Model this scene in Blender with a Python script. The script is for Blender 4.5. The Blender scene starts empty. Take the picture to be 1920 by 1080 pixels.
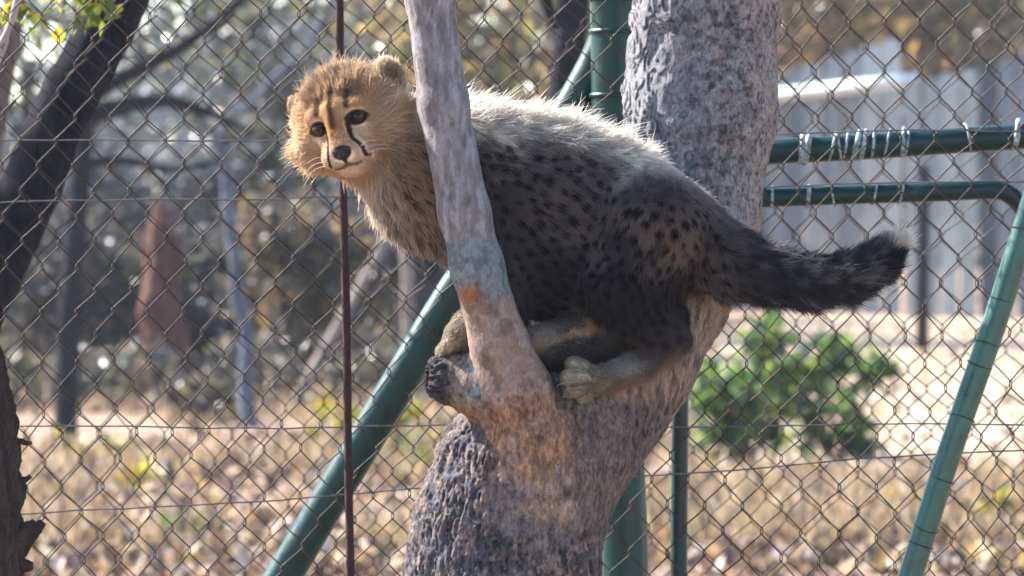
import bpy, math, random
import numpy as np
from mathutils import Vector

random.seed(7)
RNG = np.random.default_rng(7)
SC = bpy.context.scene
COL = SC.collection

# ------------------------------------------------------------------ camera
PITCH = math.radians(1.2)
CAM = np.array([0.0, -6.0, 1.25])
FWD = np.array([0.0, math.cos(PITCH), -math.sin(PITCH)])
UPV = np.array([0.0, math.sin(PITCH), math.cos(PITCH)])
RGT = np.array([1.0, 0.0, 0.0])
cam_d = bpy.data.cameras.new('camera')
cam = bpy.data.objects.new('camera', cam_d)
COL.objects.link(cam)
cam.location = CAM
cam.rotation_euler = (math.pi / 2 - PITCH, 0, 0)
cam_d.sensor_width = 36.0
cam_d.lens = 180.0
cam_d.clip_end = 2000
cam_d.clip_start = 0.05
cam_d.dof.use_dof = True
cam_d.dof.focus_distance = 5.95
cam_d.dof.aperture_fstop = 12.0
cam_d.dof.aperture_blades = 0
SC.camera = cam

# ------------------------------------------------------------------ light
SUN_TO = np.array([-0.70, 0.38, 0.64]); SUN_TO /= np.linalg.norm(SUN_TO)
world = bpy.data.worlds.new('World'); SC.world = world
world.use_nodes = True
wn = world.node_tree; wn.nodes.clear()
wo = wn.nodes.new('ShaderNodeOutputWorld'); wb = wn.nodes.new('ShaderNodeBackground')
sky = wn.nodes.new('ShaderNodeTexSky')
sky.sky_type = 'NISHITA'; sky.sun_disc = False
sky.sun_elevation = math.asin(SUN_TO[2])
sky.sun_rotation = math.atan2(SUN_TO[0], SUN_TO[1])
sky.air_density = 1.0; sky.dust_density = 0.15; sky.ozone_density = 3.0
wb.inputs['Strength'].default_value = 0.095
wn.links.new(sky.outputs[0], wb.inputs[0]); wn.links.new(wb.outputs[0], wo.inputs[0])
sun_d = bpy.data.lights.new('sun', 'SUN'); sun = bpy.data.objects.new('sun', sun_d)
COL.objects.link(sun)
sun_d.energy = 5.0; sun_d.angle = math.radians(0.5); sun_d.color = (1.0, 0.95, 0.89)
sun.rotation_euler = Vector(SUN_TO).to_track_quat('Z', 'Y').to_euler()
SC.view_settings.view_transform = 'Standard'
SC.view_settings.look = 'None'
SC.view_settings.gamma = 1.0
SC.view_settings.use_curve_mapping = False
SC.view_settings.exposure = 2.25
SC.render.engine = 'CYCLES'
SC.cycles.use_denoising = True
SC.cycles.max_bounces = 8
SC.cycles.transparent_max_bounces = 8

# ------------------------------------------------------------------ helpers
TH = 0.1
S = TH * 6.0 / 960.0                    # metres per photo pixel where the cub is


def P(px, py, d):
    """world point seen at photo pixel px,py at view depth d"""
    return CAM + d * (FWD + (px - 960) / 960 * TH * RGT - (py - 540) / 960 * TH * UPV)


C0 = CAM + 6.0 * FWD


def W(a):
    """rigid map from the subject's own millimetre-like units (x right, y down, z away) to world"""
    a = np.asarray(a, float)
    return C0 + S * ((a[..., 0:1] - 960) * RGT - (a[..., 1:2] - 540) * UPV + a[..., 2:3] * FWD)


def Wdir(a):
    a = np.asarray(a, float)
    return a[..., 0:1] * RGT - a[..., 1:2] * UPV + a[..., 2:3] * FWD


def ground_at(px, d):
    p = P(px, 540, d)
    return np.array([p[0], p[1], 0.0])


def tag(o, label=None, cat=None, group=None, kind=None):
    if label: o['label'] = label
    if cat: o['category'] = cat
    if group: o['group'] = group
    if kind: o['kind'] = kind
    return o


def empty(name, loc, label, cat, group=None):
    o = bpy.data.objects.new(name, None); COL.objects.link(o)
    o.location = loc
    o.empty_display_size = 0.05
    return tag(o, label, cat, group)


def link(name, me, mat=None, parent=None):
    o = bpy.data.objects.new(name, me); COL.objects.link(o)
    if mat is not None and len(me.materials) == 0: me.materials.append(mat)
    if parent is not None:
        o.parent = parent
        pl = np.zeros(3)
        q = parent
        while q is not None:
            pl = pl + np.array(q.location); q = q.parent
        o.location = -pl                # meshes are built in world coordinates
    return o


def mesh_np(name, verts, faces, smooth=True, colors=None):
    """faces: (n,3) or (n,4) int array"""
    me = bpy.data.meshes.new(name)
    verts = np.asarray(verts, np.float32); faces = np.asarray(faces, np.int32)
    n, k = faces.shape
    me.vertices.add(len(verts)); me.vertices.foreach_set('co', verts.ravel())
    me.loops.add(n * k); me.loops.foreach_set('vertex_index', faces.ravel())
    me.polygons.add(n)
    me.polygons.foreach_set('loop_start', np.arange(0, n * k, k, dtype=np.int32))
    me.polygons.foreach_set('loop_total', np.full(n, k, dtype=np.int32))
    if smooth: me.polygons.foreach_set('use_smooth', np.ones(n, dtype=bool))
    if colors is not None:
        at = me.attributes.new('tint', 'FLOAT_COLOR', 'POINT')
        c = np.ones((len(verts), 4), np.float32); c[:, :3] = colors
        at.data.foreach_set('color', c.ravel())
    me.update(); me.validate()
    return me


def norm(v):
    return v / np.maximum(np.linalg.norm(v, axis=-1, keepdims=True), 1e-9)


def spline(pts, n):
    """Catmull-Rom through rows of any width"""
    p = np.asarray(pts, float)
    p = np.vstack([2 * p[0] - p[1], p, 2 * p[-1] - p[-2]])
    out = []
    m = len(p) - 3
    for i in range(m):
        a, b, c, d = p[i:i + 4]
        t = np.linspace(0, 1, n, endpoint=(i == m - 1))[:, None]
        out.append(0.5 * (2 * b + (c - a) * t + (2 * a - 5 * b + 4 * c - d) * t ** 2 + (3 * b - a - 3 * c + d) * t ** 3))
    return np.vstack(out)


def tube_np(path, rad, sides=10, cap=True, wob=0.0):
    path = np.asarray(path, float); n = len(path)
    rad = np.broadcast_to(np.asarray(rad, float), (n,))
    tan = norm(np.gradient(path, axis=0))
    ref = np.array([0.31, 0.83, 0.2])
    u = norm(np.cross(tan, ref)); v = np.cross(tan, u)
    a = np.linspace(0, 2 * np.pi, sides, endpoint=False)
    r = rad[:, None] * (1 + wob * RNG.normal(size=(n, sides)))
    V = path[:, None] + r[..., None] * (np.cos(a)[None, :, None] * u[:, None] + np.sin(a)[None, :, None] * v[:, None])
    V = V.reshape(-1, 3)
    i = np.arange(n - 1)[:, None] * sides; j = np.arange(sides)[None]; j2 = (j + 1) % sides
    F = np.stack([i + j, i + j2, i + sides + j2, i + sides + j], -1).reshape(-1, 4)
    if cap:
        base = len(V)
        V = np.vstack([V, path[:1], path[-1:]])
        jj = np.arange(sides)
        f1 = np.stack([jj * 0 + base, (jj + 1) % sides, jj, jj * 0 + base], -1)
        o = (n - 1) * sides
        f2 = np.stack([jj * 0 + base + 1, o + jj, o + (jj + 1) % sides, jj * 0 + base + 1], -1)
        tri = np.vstack([f1, f2])[:, :3]
        return V, F, tri
    return V, F, None


class MB:
    """collects shapes into one mesh"""
    def __init__(s): s.v = []; s.f = []; s.n = 0
    def add(s, V, F):
        V = np.asarray(V, float)
        for f in np.asarray(F).tolist(): s.f.append([i + s.n for i in f])
        s.v.append(V); s.n += len(V)
    def tube(s, path, rad, sides=10, cap=True, wob=0.0):
        V, F, T = tube_np(path, rad, sides, cap, wob)
        n0 = s.n
        s.add(V, F)
        if T is not None: s.f += (T + n0).tolist()
        return s
    def box(s, c, ax, ay, az):
        c, ax, ay, az = (np.asarray(q, float) for q in (c, ax, ay, az))
        V = [c + i * ax + j * ay + k * az for k in (-1, 1) for j in (-1, 1) for i in (-1, 1)]
        s.add(V, [(0, 2, 3, 1), (4, 5, 7, 6), (0, 1, 5, 4), (2, 6, 7, 3), (0, 4, 6, 2), (1, 3, 7, 5)])
        return s
    def build(s, name, mat, parent=None, smooth=True):
        me = bpy.data.meshes.new(name)
        me.from_pydata(np.vstack(s.v).tolist(), [], s.f)
        if smooth:
            me.polygons.foreach_set('use_smooth', np.ones(len(me.polygons), dtype=bool))
        me.update()
        return link(name, me, mat, parent)


# numpy noise ------------------------------------------------------
def _hash(ix, iy, iz, seed=0):
    h = (ix * 374761393 + iy * 668265263 + iz * 2147483647 + seed * 1274126177) & 0xffffffff
    h = ((h ^ (h >> 13)) * 1274126177) & 0xffffffff
    h = ((h ^ (h >> 16)) * 2246822519) & 0xffffffff
    return ((h ^ (h >> 15)) & 0xffffff) / float(0xffffff)


def vnoise(p, seed=0):
    p = np.asarray(p, float)
    i = np.floor(p).astype(np.int64); f = p - i
    f = f * f * f * (f * (f * 6 - 15) + 10)
    r = 0
    for dx in (0, 1):
        for dy in (0, 1):
            for dz in (0, 1):
                w = (f[..., 0] if dx else 1 - f[..., 0]) * (f[..., 1] if dy else 1 - f[..., 1]) * (f[..., 2] if dz else 1 - f[..., 2])
                r = r + w * _hash(i[..., 0] + dx, i[..., 1] + dy, i[..., 2] + dz, seed)
    return r * 2 - 1


def fbm(p, oct=4, seed=0):
    r = 0; a = 0.5
    for k in range(oct):
        r = r + a * vnoise(p * 2 ** k + 17.3 * k, seed + k); a *= 0.5
    return r


def worley(p, seed=0):
    p = np.asarray(p, float); i = np.floor(p).astype(np.int64)
    f1 = np.full(p.shape[:-1], 9.0); f2 = f1.copy(); cid = np.zeros(p.shape[:-1])
    for dx in (-1, 0, 1):
        for dy in (-1, 0, 1):
            for dz in (-1, 0, 1):
                c = i + np.array([dx, dy, dz])
                o = np.stack([_hash(c[..., 0], c[..., 1], c[..., 2], seed + q) for q in (1, 2, 3)], -1)
                d = np.linalg.norm(c + o - p, axis=-1)
                idv = _hash(c[..., 0], c[..., 1], c[..., 2], seed + 9)
                near = d < f1
                f2 = np.where(near, f1, np.minimum(f2, d))
                cid = np.where(near, idv, cid)
                f1 = np.where(near, d, f1)
    return f1, f2, cid


def sstep(a, b, x):
    t = np.clip((x - a) / (b - a), 0, 1)
    return t * t * (3 - 2 * t)


# implicit surfaces -------------------------------------------------
class Cone:
    """tapered rounded limb; zs > 1 flattens it in depth"""
    def __init__(s, a, b, ra, rb, zs=1.0, k=20, **att):
        s.a = np.array(a, float); s.b = np.array(b, float); s.ra = ra; s.rb = rb; s.zs = zs; s.k = k
        s.att = att
        s.flow = att.get('flow', s.b - s.a)
        m = max(ra, rb)
        s.lo = np.minimum(s.a, s.b) - m; s.hi = np.maximum(s.a, s.b) + m
    def d(s, p):
        sc = np.array([1, 1, s.zs], p.dtype)
        q = (p - s.a.astype(p.dtype)) * sc; ba = ((s.b - s.a) * sc).astype(p.dtype)
        h = np.clip((q @ ba) / max(float(ba @ ba), 1e-6), 0, 1)
        return np.sqrt(((q - h[..., None] * ba) ** 2).sum(-1)) - (s.ra + (s.rb - s.ra) * h)


class Ell:
    def __init__(s, c, r, R=None, k=14, **att):
        s.c = np.array(c, float); s.r = np.array(r, float); s.R = np.eye(3) if R is None else np.asarray(R, float)
        s.k = k; s.att = att; s.flow = att.get('flow', np.array([1.0, 0, 0]))
        m = max(r); s.lo = s.c - m; s.hi = s.c + m
    def d(s, p):
        q = (p - s.c.astype(p.dtype)) @ s.R.T.astype(p.dtype)
        a = np.sqrt(((q / s.r.astype(p.dtype)) ** 2).sum(-1)); b = np.sqrt(((q / (s.r ** 2).astype(p.dtype)) ** 2).sum(-1))
        return a * (a - 1) / np.maximum(b, 1e-6)


def implicit(prims, cuts, h, pad=14):
    lo = np.min([p.lo for p in prims], 0) - pad; hi = np.max([p.hi for p in prims], 0) + pad
    n = np.ceil((hi - lo) / h).astype(int) + 1
    D = np.full(n, 1e3, np.float32)
    ax = [lo[i] + h * np.arange(n[i]) for i in range(3)]
    def sub(pr, ex):
        a = np.clip(np.floor((pr.lo - ex - lo) / h).astype(int), 0, n - 1)
        b = np.clip(np.ceil((pr.hi + ex - lo) / h).astype(int) + 1, 1, n)
        sl = tuple(slice(a[i], b[i]) for i in range(3))
        g = np.stack(np.meshgrid(*[ax[i][sl[i]] for i in range(3)], indexing='ij'), -1).astype(np.float32)
        return sl, g
    for pr in prims:
        sl, g = sub(pr, pr.k + 3 * h)
        d = pr.d(g); c = D[sl]; k = pr.k
        hh = np.maximum(k - np.abs(d - c), 0) / k
        D[sl] = np.minimum(d, c) - hh * hh * k * 0.25
    for pr in cuts:
        sl, g = sub(pr, pr.k + 3 * h)
        d = -pr.d(g); c = D[sl]; k = pr.k
        hh = np.maximum(k - np.abs(d - c), 0) / k
        D[sl] = np.maximum(d, c) + hh * hh * k * 0.25
    # surface nets
    ins = D < 0
    n0, n1, n2 = D.shape
    cnt = np.zeros((n0 - 1, n1 - 1, n2 - 1), np.int8)
    for dx in (0, 1):
        for dy in (0, 1):
            for dz in (0, 1):
                cnt += ins[dx:n0 - 1 + dx, dy:n1 - 1 + dy, dz:n2 - 1 + dz]
    act = np.argwhere((cnt > 0) & (cnt < 8))
    idx = np.full(cnt.shape, -1, np.int32); idx[tuple(act.T)] = np.arange(len(act))
    corner = {}
    for dx in (0, 1):
        for dy in (0, 1):
            for dz in (0, 1):
                corner[dx, dy, dz] = D[act[:, 0] + dx, act[:, 1] + dy, act[:, 2] + dz].astype(float)
    acc = np.zeros((len(act), 3)); num = np.zeros(len(act))
    for (a, va) in corner.items():
        for axis in range(3):
            if a[axis] == 0:
                b = list(a); b[axis] = 1; vb = corner[tuple(b)]
                m = (va < 0) != (vb < 0)
                t = np.where(m, va / np.where(va == vb, 1, va - vb), 0)
                pos = np.tile(np.array(a, float), (len(act), 1)); pos[:, axis] += t
                acc += np.where(m[:, None], pos, 0); num += m
    V = lo + h * (act + acc / num[:, None])
    F = []
    for axis in range(3):
        o1, o2 = [(1, 2), (2, 0), (0, 1)][axis]
        s0 = [slice(None)] * 3; s1 = [slice(None)] * 3
        s0[axis] = slice(0, -1); s1[axis] = slice(1, None)
        A = ins[tuple(s0)]; B = ins[tuple(s1)]
        e = np.argwhere(A != B)
        e = e[(e[:, o1] > 0) & (e[:, o2] > 0) & (e[:, o1] < D.shape[o1] - 1) & (e[:, o2] < D.shape[o2] - 1)]
        flip = A[tuple(e.T)]
        def at(i, j):
            c = e.copy(); c[:, o1] -= i; c[:, o2] -= j
            return idx[tuple(c.T)]
        q = np.stack([at(1, 1), at(0, 1), at(0, 0), at(1, 0)], -1)
        q[~flip] = q[~flip][:, ::-1]
        F.append(q)
    F = np.vstack(F)
    F = F[(F >= 0).all(1)]
    return V, F


def vnormals(V, F):
    a, b, c, d = (V[F[:, i]] for i in range(4))
    fn = np.cross(c - a, d - b)
    N = np.zeros_like(V)
    for i in range(4): np.add.at(N, F[:, i], fn)
    return norm(N)


# ------------------------------------------------------------------ materials
class NT:
    def __init__(s, name):
        s.m = bpy.data.materials.new(name); s.m.use_nodes = True
        s.t = s.m.node_tree; s.t.nodes.clear()
        s.out = s.t.nodes.new('ShaderNodeOutputMaterial')
    def n(s, typ, **kw):
        nd = s.t.nodes.new(typ)
        for k, v in kw.items():
            if k.startswith('_'): setattr(nd, k[1:], v)
            else: s.set(nd, k, v)
        return nd
    def set(s, nd, k, v):
        key = k.replace('__', ' ')
        inp = nd.inputs[int(key[1:])] if key[0] == 'i' and key[1:].isdigit() else nd.inputs[key]
        if hasattr(v, 'is_output') or isinstance(v, bpy.types.NodeSocket): s.t.links.new(v, inp)
        else: inp.default_value = v
    def noise(s, scale, detail=4, rough=0.6, vec=None, dist=0.0):
        nd = s.n('ShaderNodeTexNoise', Scale=scale, Detail=detail, Roughness=rough, Distortion=dist)
        if vec is not None: s.set(nd, 'Vector', vec)
        return nd
    def ramp(s, fac, stops):
        nd = s.n('ShaderNodeValToRGB'); s.set(nd, 'Fac', fac)
        el = nd.color_ramp.elements
        while len(el) < len(stops): el.new(0.5)
        for e, (p, c) in zip(el, stops):
            e.position = p; e.color = (*c, 1) if len(c) == 3 else c
        return nd.outputs[0]
    def mix(s, f, a, b, mode='MIX'):
        nd = s.n('ShaderNodeMix', _data_type='RGBA', _blend_type=mode)
        for k, v in ((0, f), (6, a), (7, b)):
            if isinstance(v, bpy.types.NodeSocket): s.t.links.new(v, nd.inputs[k])
            else: nd.inputs[k].default_value = v if k == 0 else (*v, 1)
        return nd.outputs[2]
    def coord(s, scale=(1, 1, 1)):
        tc = s.n('ShaderNodeTexCoord'); mp = s.n('ShaderNodeMapping')
        s.set(mp, 'Vector', tc.outputs['Object']); mp.inputs['Scale'].default_value = scale
        return mp.outputs[0]
    def attr(s, name):
        return s.n('ShaderNodeAttribute', _attribute_name=name).outputs['Color']
    def bump(s, h, strength=0.5, dist=0.005):
        nd = s.n('ShaderNodeBump', Strength=strength, Distance=dist); s.set(nd, 'Height', h)
        return nd.outputs[0]
    def done(s, color, rough=0.8, normal=None, metallic=0.0, spec=0.3, coat=0.0):
        b = s.n('ShaderNodeBsdfPrincipled', Metallic=metallic)
        s.set(b, 'Base Color', color if isinstance(color, bpy.types.NodeSocket) else (*color, 1))
        s.set(b, 'Roughness', rough); b.inputs['Specular IOR Level'].default_value = spec
        b.inputs['Coat Weight'].default_value = coat
        if normal is not None: s.set(b, 'Normal', normal)
        s.t.links.new(b.outputs[0], s.out.inputs[0])
        return s.m


def mat_leaf(name, transl=0.45, rough=0.45):
    t = NT(name); c = t.attr('tint')
    b = t.n('ShaderNodeBsdfPrincipled', Roughness=rough); t.set(b, 'Base Color', c)
    b.inputs['Specular IOR Level'].default_value = 0.35
    tr = t.n('ShaderNodeBsdfTranslucent'); t.set(tr, 'Color', t.mix(1.0, c, (1.0, 1.0, 0.78), 'MULTIPLY'))
    mx = t.n('ShaderNodeMixShader', Fac=transl)
    t.t.links.new(b.outputs[0], mx.inputs[1]); t.t.links.new(tr.outputs[0], mx.inputs[2])
    t.t.links.new(mx.outputs[0], t.out.inputs[0])
    return t.m


def mat_paint_pipe(name, base, spec=0.32):
    t = NT(name); v = t.coord()
    n1 = t.noise(28, 6, 0.7, v); n2 = t.noise(140, 5, 0.7, v)
    dark = tuple(0.55 * x for x in base); pale = tuple(1.25 * x + 0.006 for x in base)
    c = t.ramp(n1.outputs[0], [(0.3, dark), (0.52, base), (0.75, pale)])
    n4 = t.noise(38, 8, 0.82, v, 0.8)
    chip = t.ramp(n4.outputs[0], [(0.60, (0, 0, 0)), (0.64, (1, 1, 1))])
    c = t.mix(t.ramp(n4.outputs[0], [(0.30, (.8,) * 3), (0.37, (0, 0, 0))]), c, (0.10, 0.135, 0.125))
    c = t.mix(chip, c, (0.055, 0.035, 0.022))
    r = t.ramp(n1.outputs[0], [(0.3, (0.26,) * 3), (0.7, (0.48,) * 3)])
    return t.done(c, r, t.bump(n2.outputs[0], 0.25, 0.001), spec=spec)


def mat_bark_tint(name, spec=0.12, k=1.0):
    def sc(q): return tuple(1 + (x_ - 1) * k for x_ in q)
    t = NT(name); c = t.attr('tint'); v = t.coord((1, 1, 0.55))
    n = t.noise(190, 8, 0.78, v); n2 = t.noise(620, 4, 0.7, v); n3 = t.noise(60, 6, 0.75, v, 0.6)
    f = t.ramp(n.outputs[0], [(0.34, sc((0.26,) * 3)), (0.47, sc((0.85,) * 3)), (0.55, sc((1.05,) * 3)), (0.68, sc((1.75,) * 3))])
    c = t.mix(1.0, c, f, 'MULTIPLY')
    g = t.ramp(n3.outputs[0], [(0.36, sc((0.45, 0.44, 0.48))), (0.5, (1, 1, 1)), (0.66, sc((1.3, 1.24, 1.15)))])
    c = t.mix(1.0, c, g, 'MULTIPLY')
    hsum = t.n('ShaderNodeMath', _operation='ADD'); t.set(hsum, 'i0', n.outputs[0])
    hm = t.n('ShaderNodeMath', _operation='MULTIPLY', i1=0.4); t.set(hm, 'i0', n2.outputs[0]); t.set(hsum, 'i1', hm.outputs[0])
    return t.done(c, 0.78, t.bump(hsum.outputs[0], 0.9, 0.006), spec=spec)


def mat_bark(name, a, b, scale=20):
    t = NT(name); v = t.coord((1, 1, 0.35))
    n = t.noise(scale, 8, 0.75, v, 0.4); n2 = t.noise(scale * 6, 6, 0.7, v)
    c = t.ramp(n.outputs[0], [(0.32, a), (0.66, b)])
    f = t.ramp(n2.outputs[0], [(0.3, (0.6,) * 3), (0.7, (1.25,) * 3)])
    c = t.mix(1.0, c, f, 'MULTIPLY')
    return t.done(c, 0.95, t.bump(n.outputs[0], 0.8, 0.02), spec=0.05)


def mat_hair(name, transl=0.4):
    t = NT(name); c = t.attr('coat')
    d = t.n('ShaderNodeBsdfPrincipled', Roughness=0.55); t.set(d, 'Base Color', c)
    d.inputs['Specular IOR Level'].default_value = 0.12
    tr = t.n('ShaderNodeBsdfTranslucent'); t.set(tr, 'Color', c)
    mx = t.n('ShaderNodeMixShader', Fac=transl)
    t.t.links.new(d.outputs[0], mx.inputs[1]); t.t.links.new(tr.outputs[0], mx.inputs[2])
    t.t.links.new(mx.outputs[0], t.out.inputs[0])
    return t.m


M_LEAF = mat_leaf('leaf', .5, .32)
M_DRY = mat_leaf('dry_leaf', 0.35, 0.6)
M_GREEN = mat_paint_pipe('green_paint', (0.004, 0.034, 0.027))
M_GREEN2 = mat_paint_pipe('green_paint_dull', (0.003, 0.026, 0.024))
M_BARK = mat_bark_tint('tree_bark')
M_BARKS = mat_bark_tint('branch_bark', k=.45)
M_BARKL = mat_bark_tint('limb_bark', k=.68)
M_DARKBARK = mat_bark('dark_bark', (0.010, 0.010, 0.015), (0.034, 0.033, 0.040), 14)
M_GREYBARK = mat_bark('grey_bark', (0.045, 0.05, 0.068), (0.16, 0.17, 0.21), 12)
M_BROWNBARK = mat_bark('brown_bark', (0.06, 0.045, 0.04), (0.17, 0.13, 0.11), 12)
t = NT('rust'); n = t.noise(90, 6, 0.7, t.coord())
M_RUST = t.done(t.ramp(n.outputs[0], [(0.3, (0.012, 0.005, 0.005)), (0.7, (0.045, 0.014, 0.012))]), 0.75, t.bump(n.outputs[0], 0.5, 0.001), spec=0.3)
t = NT('wire'); n = t.noise(60, 5, 0.7, t.coord())
M_WIRE = t.done(t.ramp(n.outputs[0], [(0.35, (0.013, 0.008, 0.006)), (0.65, (0.040, 0.021, 0.014))]), 0.5, metallic=0.0, spec=0.22)
t = NT('galvanised_wire'); n = t.noise(60, 5, 0.7, t.coord())
M_TWIRE = t.done(t.ramp(n.outputs[0], [(0.35, (0.045, 0.04, 0.04)), (0.65, (0.12, 0.11, 0.10))]), 0.5, metallic=0.2, spec=0.5)

# ------------------------------------------------------------------ ground
t = NT('dry_ground'); v = t.coord()
n1 = t.noise(1.1, 8, 0.65, v); n2 = t.noise(9, 8, 0.75, v); n3 = t.noise(45, 6, 0.75, v)
c = t.ramp(n1.outputs[0], [(0.30, (0.20, 0.125, 0.09)), (0.5, (0.35, 0.235, 0.165)), (0.72, (0.44, 0.32, 0.235))])
c = t.mix(t.ramp(n2.outputs[0], [(0.45, (0, 0, 0)), (0.68, (0.7,) * 3)]), c, (0.24, 0.165, 0.11))
c = t.mix(1.0, c, t.ramp(n3.outputs[0], [(0.3, (0.6,) * 3), (0.65, (1.2,) * 3)]), 'MULTIPLY')
M_GROUND = t.done(c, 0.95, t.bump(n3.outputs[0], 0.7, 0.03), spec=0.1)
gx = np.concatenate([[-200, -100, -50, -25], np.linspace(-12, 12, 73), [25, 50, 100, 200]])
gy = np.concatenate([[-60, -40, -20, -10], np.linspace(-5, 60, 150), [80, 110, 150, 200, 300]])
GX, GY = np.meshgrid(gx, gy, indexing='ij')
near = np.exp(-(GX / 14) ** 2) * (GY < 60) * (GY > -5)
GZ = 0.035 * near * fbm(np.stack([GX * 0.8, GY * 0.8, GX * 0], -1), 3, 5)
V = np.stack([GX, GY, GZ], -1).reshape(-1, 3)
nx, ny = len(gx), len(gy)
i = (np.arange(nx - 1)[:, None] * ny + np.arange(ny - 1)[None]).ravel()
F = np.stack([i, i + ny, i + ny + 1, i + 1], -1)
tag(link('ground', mesh_np('ground', V, F), M_GROUND), 'dry sandy ground strewn with straw and fallen leaves', None, None, 'structure')


pg = np.linspace(0, 1, 40)
pd_ = 20.5 + 26 * pg
le = np.array([ground_at(1330 + 25 * math.sin(k * 9) + 40 * math.sin(k * 23), d) for k, d in zip(pg, pd_)])
V = np.vstack([le, le + np.array([9.0, 0, 0])]); V[:, 2] = 0.03
i = np.arange(39)
t = NT('pale_sand'); n = t.noise(6, 8, .75, t.coord())
tag(link('sandy_path', mesh_np('sandy_path', V, np.stack([i, i + 40, i + 41, i + 1], -1)), t.done(t.ramp(n.outputs[0], [(.3, (.20, .15, .105)), (.6, (.36, .285, .205)), (.75, (.42, .345, .26))]), .95, t.bump(n.outputs[0], .5, .02), spec=.05)),
    'pale bare sand between the green bushes and the plank fence', None, None, 'structure')

# ------------------------------------------------------------------ foliage
def leaf_mesh(name, cen, nrm_bias, size, palette, aspect=2.0, fold=0.25, up=None, seed=1):
    """kite-shaped folded leaves, 4 triangles each"""
    g = np.random.default_rng(seed)
    n = len(cen)
    ax = norm(g.normal(size=(n, 3)) + (0 if up is None else np.asarray(up)))
    nn = norm(g.normal(size=(n, 3)) + np.asarray(nrm_bias))
    sd = norm(np.cross(ax, nn)); nn = np.cross(sd, ax)
    L = (size * g.uniform(0.6, 1.35, n))[:, None]; w = L / aspect
    v0 = cen; v1 = cen + ax * L * 0.45 + sd * w * 0.5 + nn * fold * w * 0.6
    v2 = cen + ax * L; v3 = cen + ax * L * 0.45 - sd * w * 0.5 + nn * fold * w * 0.6
    vm = cen + ax * L * 0.5
    V = np.stack([v0, v1, v2, v3, vm], 1).reshape(-1, 3)
    b = np.arange(n)[:, None] * 5
    F = np.concatenate([b + np.array(q) for q in ((0, 1, 4), (1, 2, 4), (2, 3, 4), (3, 0, 4))], 0)
    pal = np.asarray(palette, float)
    col = pal[g.integers(0, len(pal), n)] * g.uniform(0.7, 1.25, (n, 1))
    return mesh_np(name, V, F, False, np.repeat(col, 5, 0))


def clump_points(g, centre, radii, n, nclump, tight=0.33):
    c = norm(g.normal(size=(nclump, 3))) * g.uniform(0.35, 1.0, (nclump, 1)) ** 0.6
    k = g.integers(0, nclump, n)
    sz = g.uniform(0.6, 1.3, nclump) * tight
    p = c[k] + g.normal(size=(n, 3)) * sz[k][:, None] * 0.55
    return np.asarray(centre) + p * np.asarray(radii), np.asarray(centre) + c * np.asarray(radii)


GREEN = [(0.060, 0.135, 0.034), (0.10, 0.18, 0.038), (0.14, 0.21, 0.045), (0.050, 0.105, 0.055)]
OLIVE = [(0.07, 0.075, 0.035), (0.10, 0.095, 0.045), (0.055, 0.06, 0.035), (0.13, 0.11, 0.06)]
BROWN = [(0.15, 0.09, 0.05), (0.19, 0.13, 0.06), (0.11, 0.075, 0.05), (0.22, 0.15, 0.08), (0.12, 0.11, 0.04)]
AUTUMN = [(0.34, 0.21, 0.08), (0.27, 0.16, 0.09), (0.20, 0.19, 0.07), (0.36, 0.27, 0.11), (0.22, 0.15, 0.11), (0.40, 0.33, 0.25)]
GREYL = [(0.085, 0.085, 0.095), (0.06, 0.06, 0.07), (0.11, 0.10, 0.095), (0.06, 0.07, 0.065)]
YELLOW = [(0.42, 0.34, 0.03), (0.36, 0.33, 0.05), (0.24, 0.26, 0.04), (0.45, 0.30, 0.04)]


def shrub(name, label, cat, px, d, w, h, pal, n, size, seed, group=None, nclump=26, z0=0.0, bark=M_BROWNBARK, stems=9, tight=0.33):
    g = np.random.default_rng(seed)
    base = ground_at(px, d)
    r = empty(name, base, label, cat, group)
    pts, cc = clump_points(g, base + np.array([0, 0, h * 0.55 + z0]), (w / 2, w / 2.4, h * 0.5), n, nclump, tight)
    pts[:, 2] = np.maximum(pts[:, 2], 0.03)
    link('foliage', leaf_mesh('foliage', pts, (0, 0, 0.9), size, pal, seed=seed), M_LEAF, r)
    mb = MB()
    for c in cc[g.permutation(len(cc))[:stems]]:
        c = np.array([c[0], c[1], max(c[2], 0.12)])
        b = base + np.array([g.normal() * w * 0.06, g.normal() * w * 0.06, -0.02])
        mid = (b + c) / 2 + np.array([0, 0, 0.08 * h]) + g.normal(size=3) * 0.05 * w
        mb.tube(spline([b, mid, c], 5), np.linspace(0.012, 0.004, 10) * max(1, h), 5)
    mb.build('stem', bark, r)
    return r


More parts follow.
